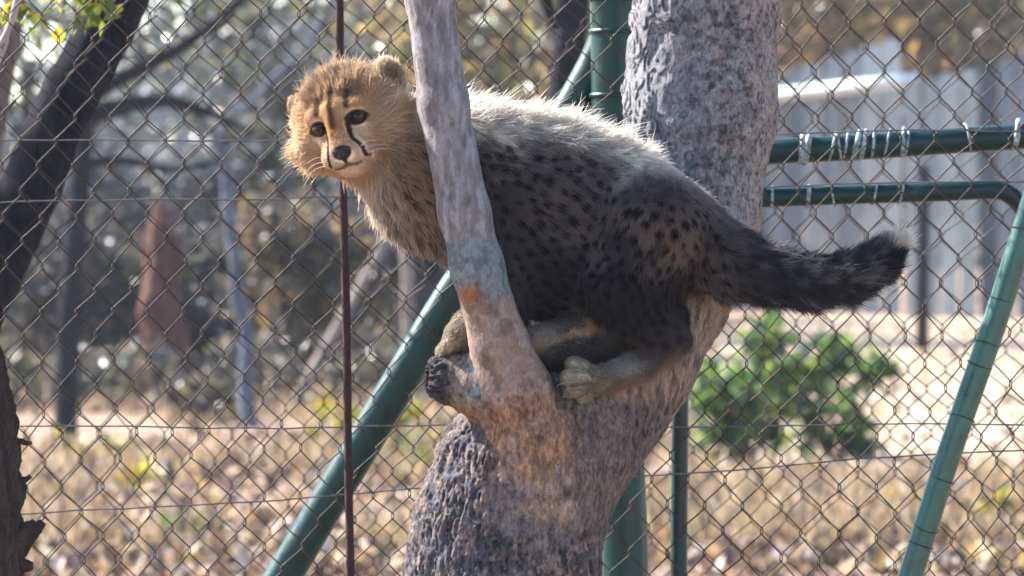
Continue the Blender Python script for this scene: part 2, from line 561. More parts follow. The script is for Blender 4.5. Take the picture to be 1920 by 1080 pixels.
def tree(name, label, px, d, h, trunk_r, crown_r, crown_z, pal, n, size, seed, bark, group=None, lean=0.0, limbs=9, nclump=40, path=None):
    g = np.random.default_rng(seed)
    base = ground_at(px, d)
    r = empty(name, base, label, 'tree', group)
    top = base + np.array([lean, 0, h])
    if path is None:
        mid = base + np.array([lean * 0.3 + g.normal() * 0.1, 0, h * 0.5])
        pth = spline([np.append(base - [0, 0, 0.1], trunk_r * 1.25), np.append(mid, trunk_r * 0.85), np.append(top, trunk_r * 0.4)], 9)
    else: pth = path
    mb = MB(); mb.tube(pth[:, :3], pth[:, 3], 12, True, 0.04); tr = mb.build('trunk', bark, r)
    cen = top + np.array([0, 0, crown_z])
    pts, cc = clump_points(g, cen, crown_r, n, nclump)
    link('crown', leaf_mesh('crown', pts, (0, 0, 0.7), size, pal, seed=seed), M_LEAF, r)
    for c in cc[g.permutation(len(cc))[:limbs]]:
        k = int(len(pth) * g.uniform(0.55, 0.98)); b = pth[min(k, len(pth) - 1)]
        m2 = (b[:3] + c) / 2 + g.normal(size=3) * 0.12
        q = spline([b[:3], m2, c], 6)
        MB().tube(q, np.linspace(b[3] * 0.7, 0.008, len(q)), 7).build('limb', bark, r)
    return r


# stubble and litter on the ground: uncountable
g = np.random.default_rng(11)
n = 60000
yy = 11 + 36 * g.random(n) ** 1.6; xx = g.uniform(-0.16, 0.16, n) * (yy + 6)
keep = (fbm(np.stack([xx * 0.9, yy * 0.5, xx * 0], -1), 3, 3) > -0.12) & ~((yy > 15) & (xx / (yy + 6) > .037) & (g.random(n) < .9))
xx, yy = xx[keep], yy[keep]; n = len(xx)
cen = np.stack([xx, yy, np.zeros(n)], -1)
patch = fbm(np.stack([xx * 0.7, yy * 0.5, xx * 0 + 3], -1), 3, 8)
me = leaf_mesh('dry_grass', cen, (0, 0, 0), 0.13, [(0.36, 0.25, 0.16), (0.26, 0.17, 0.11), (0.42, 0.315, 0.215), (0.16, 0.11, 0.075)], 9.0, 0.1, (0, 0, 1.6), 12)
tag(link('dry_grass', me, M_DRY), 'short straw coloured grass over the sunlit ground', 'grass', None, 'stuff')
n = 22000
yy = 10 + 30 * g.random(n) ** 1.5; xx = g.uniform(-0.16, 0.16, n) * (yy + 6)
den = fbm(np.stack([xx * 0.6, yy * 0.4, xx * 0 + 9], -1), 3, 21) + 0.6 * sstep(22, 15, yy)
keep = (den > 0.0) & ~((yy > 16) & (xx / (yy + 6) > .037) & (g.random(n) < .75))
xx, yy = xx[keep], yy[keep]; n = len(xx)
me = leaf_mesh('leaf_litter', np.stack([xx, yy, g.uniform(0.01, 0.05, n)], -1), (0, 0, 1.4), 0.075,
               [(0.42, 0.30, 0.23), (0.30, 0.18, 0.11), (0.50, 0.42, 0.36), (0.15, 0.09, 0.07), (0.09, 0.07, 0.06), (0.30, 0.21, 0.10), (0.09, 0.065, 0.06), (0.12, 0.08, 0.07), (0.22, 0.15, 0.12)], 1.6, 0.5, None, 13)
tag(link('leaf_litter', me, M_DRY), 'fallen brown and yellow leaves scattered over the ground', 'leaf litter', None, 'stuff')

# ------------------------------------------------------------------ background
def fence_run(name, label, a, b, top_a, top_b, mat, parent_rail=None, pw=0.15, group=None):
    """upright boards side by side from a to b, each its own part"""
    a, b = np.asarray(a), np.asarray(b)
    L = np.linalg.norm(b - a); u = (b - a) / L; nrm = np.array([-u[1], u[0], 0])
    r = empty(name, a, label, 'fence', group)
    n = int(L / pw)
    for i in range(n):
        c = a + u * (i + 0.5) * L / n + nrm * RNG.normal() * 0.012
        ht = top_a + (top_b - top_a) * i / n + RNG.normal() * 0.02
        w = L / n * 0.5 - RNG.uniform(0.006, 0.022); tl = RNG.normal() * 0.006
        MB().box(c + np.array([0, 0, ht / 2]), u * w, nrm * 0.012, np.array([tl, 0, ht / 2])).build('plank', mat, r, False)
    rl = MB()
    for zf in (0.22, 0.8):
        rl = MB().box((a + b) / 2 + nrm * 0.06 + np.array([0, 0, (top_a + top_b) / 2 * zf]), u * L / 2, nrm * 0.03, np.array([0, 0, 0.05]) + 0 * u)
        rl.build('cross_rail', mat, r, False)
    return r


t = NT('weathered_plank'); v = t.coord((6, 6, 0.5)); oi = t.n('ShaderNodeObjectInfo').outputs['Random']
n = t.noise(5, 7, 0.7, v)
c = t.ramp(n.outputs[0], [(0.3, (0.12, 0.13, 0.145)), (0.55, (0.26, 0.28, 0.30)), (0.75, (0.38, 0.40, 0.41))])
c = t.mix(1.0, c, t.ramp(oi, [(0, (0.28, 0.30, 0.35)), (0.35, (0.75, 0.77, 0.80)), (0.7, (1.1, 1.1, 1.05)), (1, (1.7, 1.65, 1.5))]), 'MULTIPLY')
M_PLANK = t.done(c, 0.85, spec=0.2)
t = NT('white_paint'); n = t.noise(3, 5, 0.6, t.coord())
M_WHITE = t.done(t.ramp(n.outputs[0], [(0.3, (0.62, 0.62, 0.60)), (0.7, (0.8, 0.8, 0.78))]), 0.5)

A0, A1 = ground_at(1694, 46), ground_at(2120, 45.2)
fence_run('plank_fence', 'weathered grey plank fence at the right with its top rising to the right', A0, A1, 2.15, 2.60, M_PLANK, pw=0.165)
B0, B1 = ground_at(1330, 49), ground_at(1690, 48.2)
rb = fence_run('plank_screen', 'taller blue grey plank screen with a white beam across it', B0, B1, 2.08, 2.66, M_PLANK, pw=0.19)
u = (B1 - B0) / np.linalg.norm(B1 - B0); nr = np.array([-u[1], u[0], 0.0])
q = np.array([P(1300, 196, 48.9), P(1470, 177, 48.6), P(1600, 162, 48.1), P(1716, 149, 47.7)])
MB().tube(q, 0.062, 12, True, .02).build('beam', M_WHITE, rb)
q = ground_at(1730, 37)
o = MB().tube(np.array([q + [0, 0, -0.05], q + [0, 0, 0.7], q + [0, 0, 1.36]]), 0.05, 10, True, 0.03).build('fence_post', M_DARKBARK)
tag(o, 'dark wooden post standing in front of the grey plank fence', 'post')

# far wood closing the horizon
g = np.random.default_rng(31)
HAZEL = [(0.14, 0.17, 0.21), (0.09, 0.11, 0.145), (0.20, 0.22, 0.25), (0.09, 0.11, 0.115), (0.15, 0.15, 0.155)]
for nm, lab, x0, x1, cnt, lo, hi, pal in (('far_wood', 'far belt of olive and brown woodland on the right and centre', 560, 3000, 70, 3.5, 8, OLIVE + BROWN + GREYL),
                                          ('far_scrub', 'far bluish grey scrub with sky showing through on the left', -1200, 700, 36, 1.2, 5.0, HAZEL)):
    cs = []
    for k in range(cnt):
        b = ground_at(g.uniform(x0, x1), g.uniform(70, 105)); hh = g.uniform(lo, hi)
        p, _ = clump_points(g, b + np.array([0, 0, hh * 0.5]), (g.uniform(1.2, 2.2), 1.5, hh * 0.5), 520 if nm == 'far_wood' else 330, 16, 0.33 if nm == 'far_wood' else 0.26)
        cs.append(p)
    me = leaf_mesh(nm, np.vstack(cs), (0, 0, 0.6), 0.40 if nm == 'far_wood' else 0.32, pal, seed=32)
    tag(link(nm, me, M_LEAF if nm == 'far_wood' else mat_leaf('scrub_leaf', .2, .5)), lab, 'wood', None, 'stuff')

# trees and shrubs beyond the fence
TR = 'trees beyond the wire fence'
tree('olive_tree', 'sparse olive tree behind the cub, left of the green post', 960, 40, 2.4, 0.08, (1.25, 1.0, 1.5), 0.1, OLIVE + AUTUMN, 2600, 0.15, 41, M_BROWNBARK, TR)
tree('autumn_tree', 'brown leaved tree above the plank fence at the far right', 1860, 55, 3.2, 0.11, (1.9, 1.4, 1.7), 0.3, AUTUMN + BROWN + OLIVE, 3300, 0.2, 42, M_BROWNBARK, TR)
tree('autumn_tree', 'orange and olive tree above the planks beside the thick limb', 1560, 56, 3.2, 0.11, (1.9, 1.4, 1.7), 0.3, AUTUMN + OLIVE, 3300, 0.2, 43, M_BROWNBARK, TR)
tree('grey_tree', 'thin grey green tree straight above the cub head', 640, 46, 2.6, 0.08, (1.5, 1.1, 1.5), 0.0, HAZEL + GREYL + OLIVE, 2200, 0.16, 44, M_GREYBARK, TR)
tree('grey_tree', 'hazy grey tree between the dark leaning trunk and the rusty rod', 430, 52, 2.9, 0.08, (1.6, 1.1, 1.3), 0.2, HAZEL, 1700, 0.17, 45, M_DARKBARK, TR)
tree('dark_tree', 'dark gapped tree at the left edge behind the leaning trunk', 60, 48, 2.4, 0.10, (1.4, 1.0, 1.5), 0.1, HAZEL + GREYL, 1500, 0.16, 46, M_DARKBARK, TR)

# tree with dark bare limbs, upper left
D = 24
r = empty('bare_limbed_tree', ground_at(140, D), 'dark bare limbs of a tree reaching right behind the leaning trunk', 'tree', TR)
def pxpath(rows, n=8):
    return np.array([np.append(P(a, b, d), rr * d * TH / 960) for a, b, d, rr in spline(rows, n)])
q = pxpath([(120, 890, D, 24), (130, 600, D, 22), (150, 330, D, 20), (160, 150, D, 18), (150, -60, D, 15), (140, -300, D, 12)])
MB().tube(q[:, :3], q[:, 3], 10, True, .04).build('trunk', M_DARKBARK, r)
for rows in ([(155, 190, D, 15), (240, 140, D, 14), (330, 95, D - .2, 12), (430, 20, D - .3, 9), (500, -60, D - .4, 6)],
             [(150, 225, D, 18), (230, 200, D, 17), (310, 190, D + .2, 14), (400, 215, D + .2, 9), (470, 250, D + .2, 5)],
             [(150, 310, D, 11), (230, 300, D, 9), (320, 318, D, 7), (420, 300, D, 4)]):
    q = pxpath(rows); MB().tube(q[:, :3], q[:, 3], 8, True, .04).build('limb', M_DARKBARK, r)
pts, _ = clump_points(np.random.default_rng(5), P(330, -30, D), (0.75, .5, 0.30), 500, 22)
link('crown', leaf_mesh('crown', pts, (0, 0, .6), .09, GREYL + OLIVE, seed=51), M_LEAF, r)

# pale slim tree
D = 26
r = empty('pale_tree', ground_at(465, D), 'slim pale grey tree with a kinked trunk and a leaning limb', 'tree', TR)
q = pxpath([(470, 815, D, 17), (459, 720, D, 14), (463, 640, D, 13), (446, 560, D, 15), (440, 480, D, 12), (428, 400, D, 13), (424, 320, D, 10), (402, 255, D, 9)])
MB().tube(q[:, :3], q[:, 3], 10, True, .09).build('trunk', M_GREYBARK, r)
q = pxpath([(408, 268, D, 8), (432, 222, D, 8), (470, 196, D, 7), (520, 142, D, 9), (560, 110, D, 7), (600, 50, D, 7), (650, -60, D, 6)])
MB().tube(q[:, :3], q[:, 3], 10, True, .03).build('limb', M_GREYBARK, r)

# termite mound
D = 29
base = ground_at(308, D); mpx = D * TH / 960
zz = np.linspace(-.05, 1.16, 40); aa = np.linspace(0, 2 * np.pi, 28, endpoint=False)
prof = np.interp(zz, [-.05, 0, .25, .6, .85, 1.0, 1.1, 1.16], np.array([60, 52, 45, 36, 30, 19, 9, 2]) * mpx)
ZZ, AA = np.meshgrid(zz, aa, indexing='ij')
pp = np.stack([np.cos(AA), np.sin(AA), ZZ * 4], -1)
rr = prof[:, None] * (1 + 0.75 * fbm(pp * 1.9, 5, 2))
V = np.stack([base[0] + rr * np.cos(AA) - 0.018 * ZZ, base[1] + rr * np.sin(AA), ZZ], -1).reshape(-1, 3)
i = (np.arange(39)[:, None] * 28); j = np.arange(28)[None]
F = np.stack([i + j, i + (j + 1) % 28, i + 28 + (j + 1) % 28, i + 28 + j], -1).reshape(-1, 4)
t = NT('red_earth'); n = t.noise(9, 7, 0.7, t.coord())
M_MOUND = t.done(t.ramp(n.outputs[0], [(0.3, (0.05, 0.024, 0.02)), (0.7, (0.15, 0.075, 0.062))]), 0.95, t.bump(n.outputs[0], .8, .03), spec=.1)
tag(link('termite_mound', mesh_np('termite_mound', V, F), M_MOUND), 'tall red brown earth mound tapering to a point', 'earth mound')

SH = 'dry shrubs behind the wire fence'
DARKS = [(0.10, 0.09, 0.115), (0.07, 0.07, 0.095), (0.13, 0.105, 0.105), (0.09, 0.10, 0.10), (0.16, 0.125, 0.115)]
shr = [  # px, d, w, h, palette, n, label
    (20, 30, 1.2, 1.15, DARKS + GREYL, 2600, 'grey green shrub at the far left edge behind the wire'),
    (170, 30.5, 1.0, 0.95, DARKS + OLIVE, 2400, 'low olive shrub left of the red earth mound'),
    (392, 31, 0.8, 0.80, DARKS + GREYL, 1800, 'dull shrub between the earth mound and the pale tree'),
    (560, 30, 1.0, 1.10, DARKS + BROWN, 3000, 'brown grey shrub just right of the pale tree'),
    (720, 31, 1.1, 1.25, DARKS, 3200, 'dark brown shrub behind the rusty rod below the cub chest'),
    (880, 32, 1.2, 1.2, DARKS + OLIVE, 3000, 'olive brown shrub hidden partly by the slender branch'),
    (1090, 33, 1.0, 1.2, DARKS + BROWN, 2200, 'brown shrub behind the green post and the thick trunk'),
    (290, 40, 1.8, 1.45, DARKS + GREYL, 3000, 'distant hazy grey shrub behind the earth mound'),
    (600, 41, 1.8, 1.9, DARKS + OLIVE, 3600, 'distant olive shrub left of the cub head'),
    (1010, 42, 2.0, 2.1, BROWN + OLIVE + AUTUMN, 3600, 'distant brown shrub seen over the cub back'),
    (60, 43, 1.7, 1.15, DARKS + GREYL, 2600, 'distant grey shrub behind the dark leaning trunk'),
]
for k, (px, d, w, h, pal, n, lab) in enumerate(shr):
    shrub('dry_shrub', lab, 'shrub', px, d, w, h, pal, n, 0.085 * d / 30, 60 + k, SH, 40)
for k, (px, d, w, h, lab) in enumerate([(80, 27.5, .7, .36, 'low grey scrub at the edge of the straw, far left'), (250, 28.2, .6, .30, 'low scrub at the foot of the red earth mound'),
                                        (500, 27.6, .8, .40, 'low scrub at the foot of the pale tree'), (690, 28.6, .6, .42, 'low scrub just right of the rusty rod'),
                                        (370, 26.6, .5, .22, 'small dark tuft in the straw in front of the earth mound'), (800, 28.0, .6, .40, 'low scrub behind the upper end of the green brace')]):
    shrub('low_scrub', lab, 'shrub', px, d, w, h, DARKS + OLIVE, 420, .075, 180 + k, 'low scrub along the straw', 18, stems=5)
for k, (px, d, h, cr, lab) in enumerate([(-1150, 35, 4.2, (2.0, 1.6, 1.3), 'added unseen shade tree nearest to the wire on the left'),
                                         (-620, 39, 4.9, (2.2, 1.8, 1.3), 'added unseen tree whose shadow reaches the red earth mound'),
                                         (-900, 44, 5.4, (2.4, 1.8, 1.5), 'added tall unseen shade tree far out to the left')]):
    tree('added_shade_tree', lab, px, d, h, .14, cr, .6, OLIVE + GREEN, 3600, .22, 140 + k, M_DARKBARK, TR)  # unseen trees added to cast shade on the middle ground
shrub('green_bush', 'leafy green bush with glossy leaves beside the thin green post', 'bush', 1395, 22, 0.52, 0.62, GREEN + [(0.17, 0.23, 0.06), (0.22, 0.27, 0.10), (0.07, 0.11, 0.08)], 820, 0.095, 81, 'green bushes by the plank fence', 20, tight=.22, stems=14)
shrub('green_bush', 'smaller loose green bush reaching right towards the leaning green pipe', 'bush', 1570, 22.6, 0.60, 0.56, GREEN + [(0.16, 0.20, 0.06), (0.20, 0.24, 0.10), (0.07, 0.10, 0.08)], 620, 0.095, 82, 'green bushes by the plank fence', 17, tight=.2, stems=14)
WD = 'small weeds on the dry ground'
for k, (px, d, w, h, pal, n, lab) in enumerate([
    (612, 23.3, .26, .27, YELLOW, 150, 'bright yellow weed left of the rusty rod'),
    (735, 22.6, .30, .24, YELLOW + GREEN, 190, 'yellow green weed between green brace and tree trunk'),
    (800, 21.5, .18, .20, YELLOW + GREEN, 110, 'yellow green weed close to the tree trunk'),
    (180, 22, .30, .15, YELLOW + OLIVE, 120, 'pale yellow weed low on the left ground'),
    (370, 17.2, .20, .13, GREEN + OLIVE, 110, 'dark green weed among fallen leaves at lower left'),
    (270, 20.5, .18, .10, YELLOW, 60, 'small yellow tuft on straw at lower left'),
    (1440, 17.5, .22, .09, AUTUMN + YELLOW, 90, 'orange yellow tuft under the green bushes'),
    (1330, 17.2, .18, .08, AUTUMN + YELLOW, 70, 'orange tuft beside the thin green post'),
    (1860, 18.0, .22, .14, YELLOW + OLIVE, 90, 'yellow olive weed right of the leaning green pipe'),
]):
    shrub('weed', lab, 'weed', px, d, w, h, pal, n, 0.05, 90 + k, WD, 9, stems=4)

# dark leaning trunk just beyond the wire
D = 7.8
r = empty('leaning_tree', ground_at(-150, D), 'thick dark tree trunk leaning across the upper left corner', 'tree')
q = pxpath([(-190, 1930, D, 72), (-185, 1500, D, 66), (-140, 900, D, 64), (-55, 600, D, 60), (45, 380, D, 57), (112, 215, D, 55), (180, 90, D, 54), (228, -10, D, 52), (300, -200, D, 48), (360, -420, D, 42)], 7)
MB().tube(q[:, :3], q[:, 3], 16, True, .035).build('trunk', M_DARKBARK, r)
q = pxpath([(215, 20, D, 34), (150, -60, D - .1, 28), (90, -180, D - .2, 20), (40, -320, D - .3, 12)])
MB().tube(q[:, :3], q[:, 3], 10, True, .03).build('limb', M_DARKBARK, r)
lc = np.array([-2.45, 3.0, 3.05])  # out-of-view limb and crown added to keep sun off this trunk
q = spline([np.append(P(-150, 960, D), .045), np.append((P(-150, 960, D) + lc) / 2 + [0, 0, .3], .035), np.append(lc, .02)], 8)
MB().tube(q[:, :3], q[:, 3], 10, True, .03).build('limb', M_DARKBARK, r)
pts, _ = clump_points(np.random.default_rng(15), lc, (.85, .8, .6), 1500, 26)
link('crown', leaf_mesh('crown', pts, (0, 0, .6), .075, GREEN + OLIVE, seed=151), M_LEAF, r)
D = 13
r = empty('dark_tree', ground_at(1066, D), 'dark trunk beside the green post at the top', 'tree')
q = pxpath([(1020, 1260, D, 38), (1030, 700, D, 35), (1050, 300, D, 33), (1066, 100, D, 31), (1082, -60, D, 28), (1110, -400, D, 22)])
MB().tube(q[:, :3], q[:, 3], 12, True, .035).build('trunk', M_DARKBARK, r)
q = pxpath([(1068, 80, D, 14), (1030, 20, D, 12), (1005, -70, D, 9)])
MB().tube(q[:, :3], q[:, 3], 8, True, .035).build('limb', M_DARKBARK, r)
D = 11
r = empty('brown_tree', ground_at(10, D), 'reddish brown trunk at the very left edge near the top', 'tree')
q = pxpath([(-60, 1420, D, 26), (-50, 900, D, 25), (-30, 400, D, 24), (0, 170, D, 22), (22, 60, D, 20), (40, -80, D, 18)])
MB().tube(q[:, :3], q[:, 3], 10, True, .035).build('trunk', M_BROWNBARK, r)

# gnarled trunk, lower left, on this side of the wire
D = 6.35
r = empty('gnarled_tree', ground_at(-20, D), 'gnarled dark brown trunk with knobs at the lower left edge', 'tree')
rows = spline([(0, 2350, D, 75), (0, 1800, D, 66), (-6, 1250, D, 58), (-8, 1040, D, 55), (-10, 900, D, 52), (-14, 780, D, 46), (-30, 690, D, 40), (-62, 600, D, 36), (-110, 480, D, 34), (-170, 300, D, 30)], 14)
V, F, T = tube_np(np.array([P(a, b, d) for a, b, d, _ in rows]), rows[:, 3] * D * TH / 960, 40, False)
c3 = V.reshape(len(rows), 40, 3); ax = np.array([P(a, b, d) for a, b, d, _ in rows])[:, None]
out = norm(c3 - ax)
disp = 0.012 * (np.abs(fbm(c3 * np.array([60, 60, 22]), 4, 3)) * 2 - .5) + 0.006 * fbm(c3 * 14, 3, 5)
V = (c3 + out * disp[..., None]).reshape(-1, 3)
link('trunk', mesh_np('trunk', V, F), mat_bark('gnarled_bark', (0.025, 0.02, 0.02), (0.10, 0.075, 0.065), 55), r)
for (x0, y0, x1, y1, ra, rb) in ((30, 1010, 70, 985, 26, 15), (34, 1035, 80, 978, 15, 8), (40, 828, 60, 830, 6, 3), (40, 900, 58, 893, 7, 4), (25, 1055, 62, 1062, 20, 8)):
    q = pxpath([(x0 - 25, y0, D, ra), (x0, y0, D, ra), ((x0 + x1) / 2, (y0 + y1) / 2 + 2, D, (ra + rb) / 2), (x1, y1, D, rb)], 5)
    MB().tube(q[:, :3], q[:, 3], 10, True, .10).build('knob', bpy.data.materials['gnarled_bark'], r)

# twig with leaves, top left
D = 6.9
r = empty('leafy_twig', P(38, -60, D), 'pinkish twig with yellow green leaves hanging in the top left corner', 'twig')
t = NT('twig_bark'); n = t.noise(120, 5, .7, t.coord())
M_TWIG = t.done(t.ramp(n.outputs[0], [(.3, (.22, .16, .17)), (.7, (.42, .34, .34))]), .7)
q = pxpath([(60, -160, D, 10), (40, -40, D, 8.5), (26, 25, D, 7.5), (8, 70, D, 6), (-20, 105, D, 5), (-60, 140, D, 4)])
MB().tube(q[:, :3], q[:, 3], 8, True, .05).build('twig', M_TWIG, r)
q = pxpath([(16, 55, D, 4), (10, 90, D, 3), (-6, 128, D, 2)]); MB().tube(q[:, :3], q[:, 3], 6).build('twig', M_TWIG, r)
q = pxpath([(40, -40, D, 5), (90, -30, D + .3, 4), (150, -8, D + .5, 3), (215, 0, D + .6, 2)]); MB().tube(q[:, :3], q[:, 3], 6).build('twig', M_TWIG, r)
g = np.random.default_rng(77)
lp = np.array([P(a + g.normal() * 22, b + g.normal() * 16, D + .45) for a, b in ((60, 0), (70, 25), (55, 38), (150, 5), (175, 25), (205, 8), (190, 30), (110, -10), (20, 0), (165, 0)) for _ in range(4)])
for k in range(len(lp)):
    link('leaf', leaf_mesh('leaf', lp[k:k + 1], (0, -.4, .4), .03, [(.20, .22, .03), (.12, .15, .03), (.32, .28, .03)], 1.7, .3, (0, 0, -1), 100 + k), M_LEAF, r)

# dry sticks behind the wire
D = 28.0
M_STICK = mat_bark('stick_bark', (0.15, 0.12, 0.105), (0.34, 0.28, 0.24), 20)
for rows, lab in (([(752, 405, D + .4, 9), (700, 490, D + .3, 10), (640, 600, D + .1, 10), (590, 690, D, 11), (545, 775, D - .2, 11)], 'pale dry stick slanting below the cub chest'),
                  ([(760, 430, D, 11), (765, 560, D, 12), (766, 680, D, 12), (768, 775, D, 12)], 'upright pale stake below the cub chest')):
    q = pxpath(rows); o = MB().tube(q[:, :3], q[:, 3], 8, True, .06).build('dry_stick', M_STICK)
    tag(o, lab, 'stick', 'dry sticks below the cub chest')

# ------------------------------------------------------------------ wire fence and green pipes
def chain_link(name, label, d, hw, hh, x0, x1, seed, warp):
    r = empty(name, ground_at(960, d), label, 'fence', 'chain link fences')
    Y = CAM[1] + d
    n = int((x1 - x0) / hw); rows = int(2.25 / hh)
    rad = 0.00100
    for i in range(n):
        par = i % 2
        k = np.arange(rows)
        left = (k + par) % 2 == 0
        xs = np.where(left, x0 + i * hw - 0.06 * hw, x0 + (i + 1) * hw + 0.06 * hw)
        zs = 0.03 + k * hh
        pa = np.stack([xs, np.where(left, Y - .0022, Y + .0022), zs - .09 * hh], -1)
        pb = np.stack([xs, np.where(left, Y + .0022, Y - .0022), zs + .09 * hh], -1)
        q = np.stack([pa, pb], 1).reshape(-1, 3)
        lo = fbm(q * np.array([1.6, 0, 1.6]) + seed, 2, seed); lo2 = fbm(q * np.array([1.6, 0, 1.6]) + seed + 40, 2, seed + 7)
        hi = vnoise(q * np.array([14, 0, 14]), seed + 3); hi2 = vnoise(q * np.array([14, 0, 14]), seed + 5)
        q[:, 0] += warp * lo * 2 + 0.004 * hi
        q[:, 2] += warp * lo2 * 2 + 0.004 * hi2
        q[:, 1] += 0.012 * vnoise(q * np.array([2.5, 0, 2.5]), seed + 11)
        q = q[(q[:, 2] > 0)]
        V, F, T = tube_np(q, rad, 4, False)
        link('mesh_wire', mesh_np('mesh_wire', V, F), M_WIRE, r)
    return r


FD = 6.68
fr = chain_link('chain_link_fence', 'rusty diamond wire fence close behind the cub tree', FD, 0.0232, 0.0312, -1.15, 1.15, 3, 0.024)
chain_link('chain_link_fence', 'second diamond wire fence further back behind the green pipes', 7.75, 0.0275, 0.035, -1.25, 1.25, 9, 0.03)
for (xa, ya, xb, yb) in ((-500, 272, 2400, 240), (-500, 392, 2400, 330), (-500, 803, 2400, 795), (-500, 1002, 2400, 812)):
    k = np.linspace(0, 1, 60)
    q = np.array([P(xa + (xb - xa) * s, ya + (yb - ya) * s + 3 * math.sin(s * 23) + RNG.normal() * .7, FD - .004) for s in k])
    MB().tube(q, .0011, 5).build('tension_wire', M_TWIRE, fr)

q = np.array([P(a, b, FD - .03) for a, b in ((637, -420), (637, -40), (638, 200), (645, 420), (650, 640), (653, 850), (657, 1100), (662, 1700), (668, 2480))])
q = spline(q, 8); q[-1, 2] = min(q[-1, 2], -.02)
o = MB().tube(q, .0055 * 1.0, 10, True, .05).build('rusty_rod', M_RUST)
tag(o, 'thin rusty iron rod standing upright against the wire left of the tree', 'rod')

fp = empty('pipe_frame', ground_at(1165, FD + .1), 'green pipe corner post with slanting braces behind the cub', 'fence frame')
def pipe(rows, rad, name, parent, mat=M_GREEN, n=4):
    q = spline(np.array([P(a, b, d) for a, b, d in rows]), n)
    return MB().tube(q, rad, 20, True).build(name, mat, parent)
PD = FD + .06
PX = PD * TH / 960
pipe([(1143, -330, PD), (1150, 0, PD), (1158, 500, PD), (1166, 900, PD), (1172, 1100, PD), (1190, 2330, PD)], 44 * PX, 'post', fp)
for yy in (-6, 55, 175):
    q = np.array([P(1150 + yy * .012, yy, PD), P(1150 + yy * .012, yy + 9, PD)]); MB().tube(q, 47 * PX, 20, True).build('collar', M_GREEN, fp)
pipe([(1162, 15, PD + .035), (1087, 178, PD + .035), (852, 548, PD + .04), (700, 800, PD + .05), (535, 1075, PD + .07), (10, 1960, PD + .12)], 35 * PX, 'brace', fp)
o = pipe([(1278, 330, PD + .05), (1276, 700, PD + .05), (1273, 1080, PD + .05), (1268, 2330, PD + .05)], 16 * PX, 'thin_post', None, M_GREEN2)
tag(o, 'thin upright green pipe under the right side of the thick limb', 'post')

gf = empty('gate_frame', ground_at(1700, PD + .12), 'two horizontal green rails of a gate with pale wire ties', 'gate')
GD = PD + .12
pipe([(1330, 296, GD), (1460, 284, GD), (1600, 277, GD), (1760, 266, GD), (1930, 255, GD), (2150, 240, GD)], 24 * GD * TH / 960, 'top_rail', gf, M_GREEN2)
pipe([(1330, 378, GD), (1440, 371, GD), (1600, 365, GD), (1760, 360, GD), (1850, 356, GD), (1888, 362, GD), (1920, 392, GD), (1945, 440, GD), (2005, 600, GD), (2230, 1200, GD)], 18 * GD * TH / 960, 'lower_rail', gf, M_GREEN2)
t = NT('pale_tie'); n = t.noise(150, 4, .6, t.coord())
M_TIE = t.done(t.ramp(n.outputs[0], [(.35, (.05, .09, .09)), (.5, (.20, .25, .26)), (.68, (.42, .47, .48))]), .6, spec=.3)
g = np.random.default_rng(8)
def tie(px, py, rad, w, slant):
    """strip of pale wire wound round a rail"""
    a = np.linspace(-2.4, 2.4, 18)
    c = P(px, py, GD); s = GD * TH / 960
    q = np.stack([c[0] + slant * s * np.linspace(-1, 1, 18), c[1] - np.cos(a) * (rad + 2) * s, c[2] + np.sin(a) * (rad + 2) * s], -1)
    MB().tube(q, w * s, 6).build('wire_tie', M_TIE, gf)
for px, w, sl in ((1502, 5, 5), (1512, 7, 9), (1560, 2.5, 12), (1572, 2.5, -10), (1585, 2.5, 9), (1605, 6, 14), (1618, 5, 10), (1636, 3, 5), (1662, 2.5, 12), (1692, 4, 4), (1700, 3, 9), (1815, 2.5, -9), (1905, 6, 8)):
    tie(px, 279 - (px - 1502) * .066, 24, w, sl)
for px, w, sl in ((1447, 3, 2), (1515, 4, 4), (1560, 2, -8), (1640, 2, 9), (1690, 2.5, 8)):
    tie(px, 369 - (px - 1502) * .04, 18, w, sl)

LD = FD - .12
lp_ = pipe([(2010, 150, LD), (1935, 385, LD), (1865, 605, LD), (1780, 850, LD), (1707, 1080, LD), (1300, 2370, LD)], 23.5 * LD * TH / 960, 'leaning_pipe', None, mat_paint_pipe('green_paint_pale', (0.022, 0.088, 0.064), 0.5))
tag(lp_, 'green pipe leaning across the lower right corner with a bright sunlit edge', 'pipe')
for k in range(9):
    s = (k + .5 + RNG.uniform(-.35, .35)) / 9; yy = 330 + s * 760; xx = 1952 - (yy - 330) * .326
    a = np.linspace(0, 2 * np.pi, 20); c = P(xx, yy, LD); ss = LD * TH / 960
    ax = norm(P(1707, 1080, LD) - P(1935, 385, LD)); u = norm(np.cross(ax, [0, 1, 0])); w = np.cross(ax, u)
    q = c + 24.6 * ss * (np.cos(a)[:, None] * u + np.sin(a)[:, None] * w) + ax * (np.sin(a)[:, None] * RNG.uniform(-9, 9) * ss)
    MB().tube(q, .0007, 5).build('wire_loop', M_WIRE, lp_)

